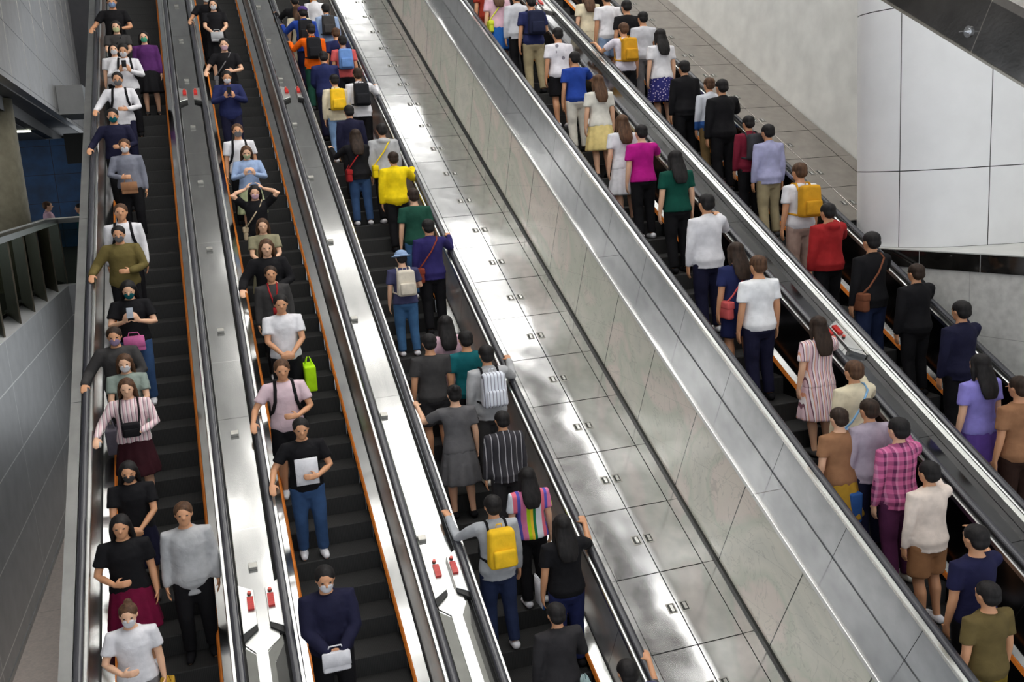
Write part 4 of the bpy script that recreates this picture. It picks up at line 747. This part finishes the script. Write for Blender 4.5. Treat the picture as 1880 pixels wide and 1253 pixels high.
def ik(S, W, l1, l2, pole):
    S, W, pole = Vector(S), Vector(W), Vector(pole)
    d = W-S; L = min(d.length, (l1+l2)*.995); d.normalize(); W = S+d*L
    a = (l1*l1-l2*l2+L*L)/(2*L); h = math.sqrt(max(0, l1*l1-a*a)); p = pole-d*pole.dot(d); p.normalize()
    return S+d*a+p*h, W
SH = .178
# wrist target, elbow pole, finger direction, palm normal, finger curl for right (+x) arm; mirrored for the left
REST = ((.235, .03, .86), (.3, -1, 0), (0, .08, -1), (-1, 0, 0), .35)
PHONE = ((.085, .27, 1.20), (.8, -.3, -1), (-.35, .45, .8), (-.6, -.6, .2), .75)
CLASP = ((.06, .25, .98), (1, -.4, -.2), (-.8, .35, -.35), (-.1, -1, 0), .6)
BAG = ((.10, .24, 1.08), (.8, -.5, -.6), (-.9, .35, .1), (0, -1, -.2), .7)
RAISED = ((.13, .02, 1.66), (1, .55, .1), (-.55, -.15, .8), (-.8, -.2, 0), .5)
RU = ((.370, .37, 1.425), (.3, -.2, -1), (.05, .9, .35), (0, .4, -1), .45)
RD = ((.375, .28, 1.075), (.3, -.8, -.4), (.05, .9, -.45), (0, -.4, -1), .45)
POSES = {'stand': (REST, REST, 4), 'phone': (PHONE, PHONE, 24), 'clasp': (CLASP, CLASP, 12), 'bag': (BAG, REST, 8), 'raised': (RAISED, RAISED, 18),
         'rail_r_up': (RU, REST, 3), 'rail_l_up': (REST, RU, 5), 'rail_r_down': (RD, BAG, 12), 'rail_l_down': (BAG, RD, 10)}
def arm_pts(pose, side):
    T = POSES[pose][0 if side > 0 else 1]; m = lambda v: Vector((v[0]*side, v[1], v[2]))
    S = Vector((SH*side, -.005, 1.395)); E, W = ik(S, m(T[0]), .285, .255, m(T[1]))
    return S, E, W, m(T[2]).normalized(), m(T[3]), T[4]
def legs(pose):
    o = .03 if pose in ('stand', 'rail_r_up', 'clasp') else -.03
    return {s: (Vector((.088*s, 0, .89)), Vector((.100*s, .018+o*s*.6, .49)), Vector((.105*s, -.045+o*s, .09))) for s in (-1, 1)}
def head_mat(pose):
    t = math.radians(POSES[pose][2]); p = Vector((0, -.01, 1.49))
    return Matrix.Translation(p) @ Matrix.Rotation(-t, 4, 'X') @ Matrix.Translation(-p)
def hand(bm, W, d, nrm, curl, side):
    nrm = (nrm-d*nrm.dot(d)).normalized(); a = d.cross(nrm).normalized()     # a: across the palm
    R = []
    for t, wd, th in ((-.02, .024, .020), (.0, .027, .020), (.03, .036, .017), (.06, .040, .015), (.088, .038, .012), (.095, .03, .008)):
        R.append(ring(bm, W+d*t, a*wd, nrm*th, 10))
    skinrings(bm, R)
    thumbside = a if (a.dot(Vector((0, 1, .3))) > 0) == True else -a
    for k, (off, L) in enumerate(((.030, .070), (.010, .079), (-.010, .074), (-.030, .058))):
        b = W+d*.082+thumbside*off; dd = d.copy(); p = [b]
        for seg in (.42, .33, .25):
            dd = (dd+nrm*curl*.62).normalized(); b = b+dd*L*seg; p.append(b)
        tube(bm, p, (.0098, .0092, .0085, .0078), 8)
    b = W+d*.022+thumbside*.028
    tube(bm, [b, b+(d*.5+thumbside*.75+nrm*.25).normalized()*.034, b+(d*.5+thumbside*.75+nrm*.25).normalized()*.034+(d*.85+thumbside*.2+nrm*.45).normalized()*.030], (.013, .0105, .009), 8)
TORSO = [(.80, .08, .07, 0), (.86, .145, .105, -.008), (.93, .162, .118, -.012), (1.02, .142, .100, -.004), (1.10, .128, .092, .0), (1.20, .142, .102, .0), (1.30, .158, .110, .0), (1.38, .160, .096, -.006), (1.43, .115, .076, -.012), (1.465, .062, .060, -.012), (1.50, .052, .055, -.006), (1.55, .050, .052, .002)]
BODY = {}
def body_mesh(pose):
    if pose in BODY: return BODY[pose]
    bm = bmesh.new(); loft(bm, TORSO, 24)
    for s in (-1, 1):
        S, E, W, d, nrm, curl = arm_pts(pose, s)
        tube(bm, [Vector((.10*s, -.008, 1.40)), S, S.lerp(E, .35), E, E.lerp(W, .3), W], (.055, .056, .046, .037, .037, .025), 14)
        hand(bm, W, d, nrm, curl, s)
        h, k, a = legs(pose)[s]
        tube(bm, [h, h.lerp(k, .4), k, k.lerp(a, .3)+Vector((0, -.012, 0)), k.lerp(a, .7), a], (.086, .072, .054, .056, .040, .034), 14)
        tube(bm, [a+Vector((0, -.035, -.045)), a+Vector((.0, .05, -.055)), a+Vector((.012*s, .15, -.068))], (.036, .038, .022), 10)
    H = bmesh.new()
    loft(H, [(1.505, .026, .026, .050), (1.515, .042, .050, .040), (1.54, .056, .070, .026), (1.58, .068, .086, .014), (1.62, .075, .094, .006), (1.66, .075, .094, .0), (1.69, .066, .082, -.003), (1.71, .046, .058, -.004), (1.72, .02, .026, -.004)], 20)
    tube(H, [(0, .090, 1.628), (0, .104, 1.608), (0, .112, 1.596)], (.009, .012, .014), 8)
    ell(H, (0, .084, 1.552), (.022, .014, .009), 10); ell(H, (0, .066, 1.512), (.024, .022, .014), 10)
    for s in (-1, 1):
        ell(H, (.077*s, -.004, 1.605), (.010, .018, .030), 10); ell(H, (.030*s, .086, 1.640), (.020, .010, .006), 8); ell(H, (.046*s, .062, 1.588), (.018, .020, .016), 8)
    Mh = head_mat(pose)
    for v in H.verts: v.co = Mh @ v.co
    me = bpy.data.meshes.new('t'); H.to_mesh(me); H.free(); bm.from_mesh(me); bpy.data.meshes.remove(me)
    out = remesh(bm, .0105, 2)
    out.materials.append(skin(1)); BODY[pose] = out
    return out
G = {}
def garment(kind, pose):
    key = (kind, pose)
    if key in G: return G[key]
    bm = bmesh.new(); vox = .016; jit = .006
    def tor(zlo, zhi, off, flare=0):
        s = []
        for z, rx, ry, y in TORSO:
            if zlo-.001 <= z <= zhi+.001: s.append((z, rx+off+flare*max(0, 1.1-z), ry+off+flare*.6*max(0, 1.1-z), y))
        if s[0][0] > zlo+.01: z, rx, ry, y = s[0]; s.insert(0, (zlo, rx+.004, ry+.004, y))
        loft(bm, s, 24)
    if kind in ('tee', 'shirt', 'blouse', 'jacket', 'hoodie', 'cardigan'):
        off = {'tee': .020, 'shirt': .022, 'blouse': .018, 'jacket': .032, 'hoodie': .036, 'cardigan': .026}[kind]
        low = {'tee': .86, 'shirt': .83, 'blouse': .88, 'jacket': .80, 'hoodie': .84, 'cardigan': .74}[kind]
        sec = [(z, rx+off+(.012 if z < 1.15 else 0), ry+off+(.008 if z < 1.15 else 0), y) for z, rx, ry, y in TORSO if low <= z <= 1.44]
        sec.insert(0, (low, sec[0][1]+.008, sec[0][2]+.006, sec[0][3]))
        sec.append((1.462, .078, .078, -.012)); loft(bm, sec, 24)
        long = kind != 'tee' and kind != 'blouse'
        for s in (-1, 1):
            S, E, W, d, nrm, curl = arm_pts(pose, s)
            b = .012 if kind in ('jacket', 'hoodie') else 0
            if long: tube(bm, [Vector((.09*s, -.008, 1.395)), S, S.lerp(E, .4), E, E.lerp(W, .5), E.lerp(W, .93)], (.066+b, .070+b, .062+b, .054+b, .048+b, .040+b), 14, caps=True)
            else: tube(bm, [Vector((.09*s, -.008, 1.395)), S, S.lerp(E, .4), S.lerp(E, .68)], (.066, .070, .066, .068), 14, caps=False)
        if kind == 'hoodie': ell(bm, (0, -.095, 1.43), (.11, .07, .06), 16)
        if kind in ('jacket', 'shirt'): tube(bm, [(-.05, .045, 1.44), (-.055, -.03, 1.475), (0, -.075, 1.49), (.055, -.03, 1.475), (.05, .045, 1.44)], (.014,)*5, 8)
    elif kind in ('trousers', 'shorts'):
        loft(bm, [(.76, .10, .09, 0), (.84, .170, .128, -.008), (.93, .182, .136, -.012), (1.02, .158, .116, -.004), (1.05, .152, .110, -.003)], 24)
        for s in (-1, 1):
            h, k, a = legs(pose)[s]
            if kind == 'trousers': tube(bm, [h, h.lerp(k, .45), k, k.lerp(a, .5), a+Vector((0, 0, .0))], (.105, .092, .076, .068, .062), 16, caps=False)
            else: tube(bm, [h, h.lerp(k, .45), h.lerp(k, .85)], (.108, .104, .104), 16, caps=False)
    elif kind == 'skirt':
        R = []; n = 48
        for z, rx, ry in ((1.06, .146, .108), (.98, .172, .132), (.86, .196, .158), (.70, .222, .188), (.50, .252, .218), (.47, .252, .218)):
            pl = .0 if z > .95 else .012*(1.06-z)/.5
            R.append([bm.verts.new(Vector(((rx+pl*math.cos(11*2*PI*i/n))*math.cos(2*PI*i/n), (ry+pl*math.cos(11*2*PI*i/n))*math.sin(2*PI*i/n)-.006, z))) for i in range(n)])
        skinrings(bm, R); jit = .004
    out = remesh(bm, vox, 2, jit); out.materials.append(M['black']); G[key] = out
    return out
def simple_mesh(key, fn, voxel=.012, sm=2, jit=0):
    if key not in G:
        bm = bmesh.new(); fn(bm)
        if voxel: me = remesh(bm, voxel, sm, jit)
        else:
            bmesh.ops.recalc_face_normals(bm, faces=bm.faces); me = bpy.data.meshes.new(key if isinstance(key, str) else key[0]); bm.to_mesh(me); bm.free()
            for p in me.polygons: p.use_smooth = True
        me.materials.append(M['black']); G[key] = me
    return G[key]
def xf(bm, Mx):
    for v in bm.verts: v.co = Mx @ v.co
def hair_mesh(kind, pose):
    def f(bm):
        ell(bm, (0, -.016, 1.652), (.090, .104, .088), 22)
        ell(bm, (0, -.050, 1.60), (.080, .064, .075), 18)
        if kind == 'long':
            loft(bm, [(1.26, .070, .022, -.135), (1.34, .105, .034, -.132), (1.44, .112, .044, -.105), (1.54, .100, .060, -.060), (1.62, .088, .075, -.035)], 20)
            for s in (-1, 1): tube(bm, [(.078*s, .012, 1.66), (.092*s, -.005, 1.56), (.096*s, -.02, 1.45)], (.022, .024, .016), 10)
        if kind == 'bun': ell(bm, (0, -.105, 1.70), (.042, .040, .040), 14)
        if kind == 'short':
            for s in (-1, 1): ell(bm, (.075*s, .006, 1.645), (.016, .040, .036), 10)
        xf(bm, head_mat(pose))
    return simple_mesh(('hair', kind, pose), f, .011, 2, .005)
def cap_mesh(kind, pose):
    def f(bm):
        ell(bm, (0, -.010, 1.672), (.098, .112, .078), 24)
        if kind == 'cap': R = [(0, .09, 1.668, .070, .075, .006)]
        else: R = [(0, -.005, 1.648, .150, .165, .012)]
        for x, y, z, rx, ry, rz_ in R: ell(bm, (x, y, z), (rx, ry, rz_+.006), 24)
        xf(bm, head_mat(pose))
    return simple_mesh((kind, pose), f, .011, 1)
def mask_mesh(pose):
    def f(bm):
        loft(bm, [(1.512, .034, .040, .052), (1.53, .050, .062, .042), (1.56, .062, .076, .036), (1.60, .056, .066, .050), (1.612, .030, .040, .070)], 20)
        for s in (-1, 1): tube(bm, [(.055*s, .055, 1.60), (.078*s, .0, 1.612)], (.004, .004), 6)
        for s in (-1, 1): tube(bm, [(.055*s, .055, 1.545), (.076*s, .0, 1.585)], (.004, .004), 6)
        xf(bm, head_mat(pose))
    return simple_mesh(('mask', pose), f, .009, 2)
def shoe_mesh(pose, s):
    def f(bm):
        a = legs(pose)[s]
        p = a[2]
        tube(bm, [p+Vector((0, -.04, -.042)), p+Vector((.002*s, .04, -.044)), p+Vector((.010*s, .14, -.054))], (.046, .048, .036), 12)
        for v in bm.verts: v.co.z = max(v.co.z, .002)
    return simple_mesh(('shoe', pose, s), f, .010, 1)
def eye_mesh(pose, s):
    def f(bm):
        ell(bm, (.031*s, .0895, 1.627), (.013, .008, .0075), 10); xf(bm, head_mat(pose))
    return simple_mesh(('eye', pose, s), f, 0)
def child(root, name, me, mat, label=None):
    o = bpy.data.objects.new(name, me); C.objects.link(o); o.parent = root
    o.material_slots[0].link = 'OBJECT'; o.material_slots[0].material = mat
    if label: o['label'] = label
    return o
DEPTH = {'tee': .13, 'shirt': .135, 'blouse': .125, 'jacket': .145, 'hoodie': .15, 'cardigan': .135}
# --- things that are worn or held: own top-level objects
def rbox(bm, x0, x1, y0, y1, z0, z1, bev=.02, seg=3, taper=0):
    r = bmesh.ops.create_cube(bm, size=1)
    for v in r['verts']:
        tz = 1-taper*(v.co.z+.5)
        v.co = Vector(((x0+x1)/2+v.co.x*(x1-x0)*tz, (y0+y1)/2+v.co.y*(y1-y0)*tz, z0+(v.co.z+.5)*(z1-z0)))
    es = list({e for v in r['verts'] for e in v.link_edges})
    bmesh.ops.bevel(bm, geom=es, offset=bev, segments=seg, affect='EDGES', profile=.55)
def strap_pts(s, d): return [(.085*s, -d-.005, 1.08), (.10*s, -d, 1.22), (.095*s, -d+.005, 1.36), (.092*s, -.06, 1.462), (.092*s, .02, 1.462), (.10*s, d-.035, 1.38), (.115*s, d-.020, 1.24), (.15*s, d-.05, 1.12), (.165*s, 0, 1.07), (.12*s, -d+.01, 1.05)]
def bagobj(kind, col, loc, rzv, sc, pose, top, side, desc, gl=None):
    d = DEPTH.get(top, .13); mat = cloth(col); parts = []
    if kind == 'backpack':
        name, cat = 'backpack', 'backpack'
        parts.append(('pack', simple_mesh(('bp', d), lambda bm: rbox(bm, -.145, .145, -d-.155, -d+.005, 1.02, 1.44, .05, 4, .12), 0), mat))
        parts.append(('front_pocket', simple_mesh(('bpp', d), lambda bm: rbox(bm, -.11, .11, -d-.195, -d-.14, 1.05, 1.24, .025, 3), 0), mat))
        for s in (-1, 1): parts.append(('strap', simple_mesh(('bps', d, s), lambda bm: tube(bm, strap_pts(s, d), (.014,)*10, 8, 1.0), 0), cloth('black') if col in ('stripewhite', 'yellowpack', 'bluepack') else mat))
        parts.append(('grab_loop', simple_mesh(('bpl', d), lambda bm: tube(bm, [(-.03, -d-.02, 1.44), (-.025, -d-.03, 1.475), (.025, -d-.03, 1.475), (.03, -d-.02, 1.44)], (.006,)*4, 8), 0), mat))
    elif kind == 'straps':
        name, cat = 'backpack', 'backpack'
        parts.append(('pack', simple_mesh(('bp', d), lambda bm: rbox(bm, -.145, .145, -d-.155, -d+.005, 1.02, 1.44, .05, 4, .12), 0), mat))
        for s in (-1, 1): parts.append(('strap', simple_mesh(('bps2', d, s), lambda bm: tube(bm, [(p[0], p[1], p[2]) for p in strap_pts(s, d)], (.019,)*10, 8, .8), 0), mat))
    elif kind in ('tote', 'shopping'):
        name, cat = ('tote_bag', 'bag') if kind == 'tote' else ('shopping_bag', 'bag')
        s = side; x = .25*s; z0 = .42
        parts.append(('pouch', simple_mesh(('tote', s), lambda bm: rbox(bm, x-.06, x+.07, -.14, .20, z0, z0+.34, .02, 3, -.06), 0), mat))
        for q in (-.035, .045): parts.append(('handle', simple_mesh(('toteh', s, q), lambda bm: tube(bm, [(x+q, -.03, z0+.33), (x+q*.6, .0, z0+.42), (x+q*.3, .04, z0+.445), (x+q*.6, .08, z0+.42), (x+q, .11, z0+.33)], (.006,)*5, 8), 0), mat))
    elif kind in ('sidebag', 'redbag', 'shoulder'):
        name, cat = 'shoulder_bag', 'bag'; s = side
        parts.append(('pouch', simple_mesh(('sb', s), lambda bm: rbox(bm, s*.185-.04, s*.185+.05, -.17, .06, .80, 1.02, .03, 3, .05), 0), mat))
        parts.append(('strap', simple_mesh(('sbs', s, d), lambda bm: tube(bm, [(s*.20, -.10, 1.01), (s*.14, -d-.015, 1.10), (s*.02, -d-.015, 1.26), (-s*.075, -d+.02, 1.42), (-s*.095, -.03, 1.468), (-s*.095, .02, 1.462), (-s*.06, d-.03, 1.38), (s*.05, d+.005, 1.22), (s*.15, d+.005, 1.08), (s*.20, .02, 1.01)], (.011,)*10, 8), 0), mat))
        parts.append(('flap', simple_mesh(('sbf', s), lambda bm: rbox(bm, s*.185-.043, s*.185+.056, -.173, .063, .93, 1.025, .02, 3, .02), 0), mat))
    elif kind == 'frontbag':
        name, cat = 'handbag', 'bag'
        parts.append(('pouch', simple_mesh('fb', lambda bm: rbox(bm, -.12, .12, .21, .30, .80, 1.00, .02, 3, .05), 0), mat))
        parts.append(('handle', simple_mesh('fbh', lambda bm: tube(bm, [(-.07, .255, .99), (-.05, .27, 1.05), (.05, .27, 1.05), (.07, .255, .99)], (.007,)*4, 8), 0), mat))
        parts.append(('flap', simple_mesh('fbf', lambda bm: rbox(bm, -.122, .122, .296, .306, .86, 1.0, .004, 1, .02), 0), mat))
    elif kind == 'camera':
        name, cat = 'camera_bag', 'bag'
        parts.append(('pouch', simple_mesh('cb', lambda bm: rbox(bm, -.10, .10, .16, .27, 1.02, 1.20, .03, 3), 0), mat))
        parts.append(('pocket', simple_mesh('cbp', lambda bm: rbox(bm, -.075, .075, .26, .285, 1.03, 1.13, .01, 2), 0), mat))
        for s in (-1, 1): parts.append(('strap', simple_mesh(('cbs', s), lambda bm: tube(bm, [(.09*s, .2, 1.17), (.105*s, .15, 1.32), (.095*s, .04, 1.465), (.085*s, -.04, 1.47)], (.010,)*4, 8), 0), mat))
    elif kind in ('phone', 'phoneside'):
        name, cat = 'phone', 'phone'
        def f(bm):
            rbox(bm, -.037, .037, -.004, .004, -.075, .075, .004, 2); Mx = Matrix.Translation((0, .345, 1.325)) @ Matrix.Rotation(math.radians(30), 4, 'X')
            if kind == 'phoneside': Mx = Matrix.Translation((-.21, .10, .80)) @ Matrix.Rotation(.2, 4, 'X') @ Matrix.Rotation(PI/2, 4, 'Z')
            xf(bm, Mx)
        parts.append(('case', simple_mesh(kind, f, 0), mat))
    elif kind in ('papers', 'envelope'):
        name, cat = ('folder', 'folder')
        def f(bm):
            if kind == 'papers': rbox(bm, -.12, .12, .20, .215, .98, 1.30, .003, 1)
            else: rbox(bm, -.24, -.225, .02, .25, .70, 1.02, .003, 1)
        parts.append(('cover', simple_mesh(kind, f, 0), mat))
        def f2(bm):
            if kind == 'papers': rbox(bm, -.115, .115, .2155, .222, .985, 1.29, .001, 1)
            else: rbox(bm, -.246, -.2405, .03, .24, .71, 1.01, .001, 1)
        parts.append(('sheets', simple_mesh(kind+'s', f2, 0), cloth('white')))
    elif kind == 'lanyard':
        name, cat = 'lanyard', 'lanyard'
        parts.append(('ribbon', simple_mesh('lan', lambda bm: tube(bm, [(-.06, .03, 1.475), (-.055, .11, 1.38), (-.02, .145, 1.22), (0, .15, 1.12), (.02, .145, 1.22), (.055, .11, 1.38), (.06, .03, 1.475)], (.012,)*7, 8), 0), mat))
        parts.append(('badge', simple_mesh('lanb', lambda bm: rbox(bm, -.03, .03, .150, .157, 1.02, 1.12, .004, 1), 0), mat))
    r = empty(name, loc, desc, cat, gl, rzv, sc); r.scale = (sc*1.09, sc*1.07, sc)
    for n_, me, mt in parts: child(r, n_, me, mt)
    return r
EXN = {'backpack': 'backpack', 'straps': 'rucksack with straps over both shoulders', 'tote': 'tote bag', 'shopping': 'shopping bag', 'sidebag': 'shoulder bag', 'redbag': 'shoulder bag', 'shoulder': 'shoulder bag with thin strap',
       'frontbag': 'handbag held in front', 'camera': 'camera bag on the chest', 'phone': 'phone held in both hands', 'phoneside': 'phone held at the side', 'papers': 'folder of papers held to the chest', 'envelope': 'folder held at the side', 'lanyard': 'lanyard with badge'}
EXS = {'backpack': 'backpack', 'straps': 'rucksack', 'tote': 'tote', 'shopping': 'shopping bag', 'sidebag': 'bag', 'redbag': 'bag', 'shoulder': 'bag', 'frontbag': 'handbag', 'camera': 'camera bag', 'phone': 'phone', 'phoneside': 'phone', 'papers': 'folder', 'envelope': 'folder', 'lanyard': 'lanyard'}
CNAME = dict(black='black', blackpack='black', darkgrey='dark grey', stripewhite='white striped', yellowpack='yellow', bluepack='blue', beigepack='beige', navypack='navy', mustardpack='mustard', greypack='dark grey',
             tan='tan', pink='pink', silver='silver', greypurple='grey-purple', mustard='mustard', lightgrey='light grey', grey='grey', beige='beige', white='white', red='red', neon='neon green', yellow='yellow', brownred='brown-red',
             paleteal='pale teal', limeyellow='lime yellow', coral='coral red', skyblue='sky blue', whiteblue='white and blue', brown='brown')
EN = {1: 'passengers riding down the leftmost escalator', 2: 'passengers riding down the second escalator', 3: 'passengers riding up the middle escalator', 4: 'passengers riding up the fourth escalator', 5: 'passengers riding up the rightmost escalator'}
SHOEC = ['black', 'black', 'darkgrey', 'white', 'black', 'offwhite']
def person(loc, rzv, Hh, pose, hair, top, bottom, sk, mask, extras, label, group, idx):
    sc = Hh/1.72
    loc = Vector(loc)
    r = empty('person', loc, label, 'person', group, rzv, sc); r.scale = (sc*1.09, sc*1.07, sc)
    child(r, 'body', body_mesh(pose), skin(sk))
    child(r, {'tee': 't_shirt', 'shirt': 'shirt', 'blouse': 'blouse', 'jacket': 'jacket', 'hoodie': 'hoodie', 'cardigan': 'cardigan'}[top[0]], garment(top[0], pose), cloth(top[1]))
    child(r, bottom[0], garment(bottom[0], pose), cloth(bottom[1]))
    shc = cloth('white' if 'white shoes' in label or 'jeans' in bottom[1] or bottom[0] == 'shorts' else SHOEC[idx % 6])
    for s in (-1, 1): child(r, 'shoe', shoe_mesh(pose, s), shc)
    hk = hair[0]
    if hk in ('cap', 'hat'):
        child(r, 'hair', hair_mesh('short', pose), hairm('black')); child(r, hk, cap_mesh(hk, pose), cloth(hair[1]))
    else: child(r, 'hair', hair_mesh(hk, pose), hairm(hair[1]))
    for s in (-1, 1): child(r, 'eye', eye_mesh(pose, s), M['eye'])
    if mask: child(r, 'face_mask', mask_mesh(pose), cloth(mask))
    who = label.split(' in ', 1)[-1] if ' in ' in label else label
    for ex in extras:
        side = ex[2] if len(ex) > 2 else (-1 if rzv < 1 else 1)
        d = '%s %s of the %s' % (CNAME[ex[1]], EXS[ex[0]], label.split(',')[0])
        d = ' '.join(d.split()[:16]).rstrip(',')
        bagobj(ex[0], ex[1], loc, rzv, sc, pose, top[0], side, d)
    return r
for i, (sp, ps) in enumerate(zip(PEOPLE, POS)):
    e, hx_, hy_, H_, pose, hair, top, bottom, sk, mask, extras, label = sp
    _, k, x, y, z, Hh = ps
    person((x, y, z), PI if e < 3 else 0, Hh, pose, hair, top, bottom, sk, mask, extras, label, EN[e], i)
# two people behind the balcony rail
person((-3.92, 29.0, -2.25), -1.4, 1.80, 'stand', ('short', 'brown'), ('shirt', 'palepink'), ('trousers', 'darkgrey'), 1, None, [], 'person in pale pink behind the balcony rail next to the beige column', 'people on the balcony', 90)
person((-3.0, 28.0, -2.25), 1.5, 1.70, 'stand', ('short', 'black'), ('shirt', 'teal'), ('trousers', 'navy'), 2, None, [], 'person in teal behind the balcony rail before the blue wall', 'people on the balcony', 91)

# ------------------------------------------------------------------ camera
cam = bpy.data.cameras.new('camera'); co = bpy.data.objects.new('camera', cam); C.objects.link(co)
yaw, pit, rol = math.radians(17.54398074), math.radians(11.09742668), math.radians(-3.80035786)
F = Vector((math.sin(yaw)*math.cos(pit), math.cos(yaw)*math.cos(pit), -math.sin(pit))); R0 = Vector((math.cos(yaw), -math.sin(yaw), 0)); U0 = R0.cross(F)
Rt = R0*math.cos(rol)+U0*math.sin(rol); Up = -R0*math.sin(rol)+U0*math.cos(rol)
co.matrix_world = Matrix(((Rt.x, Up.x, -F.x, 0), (Rt.y, Up.y, -F.y, 0), (Rt.z, Up.z, -F.z, 0), (0, 0, 0, 1)))
cam.sensor_width = 36; cam.lens = 1745.08/1880*36; cam.clip_end = 200; cam.clip_start = .05
sc_ = bpy.context.scene; sc_.camera = co
sc_.view_settings.view_transform = 'Standard'; sc_.view_settings.look = 'None'; sc_.view_settings.gamma = 1; sc_.view_settings.exposure = EXPO
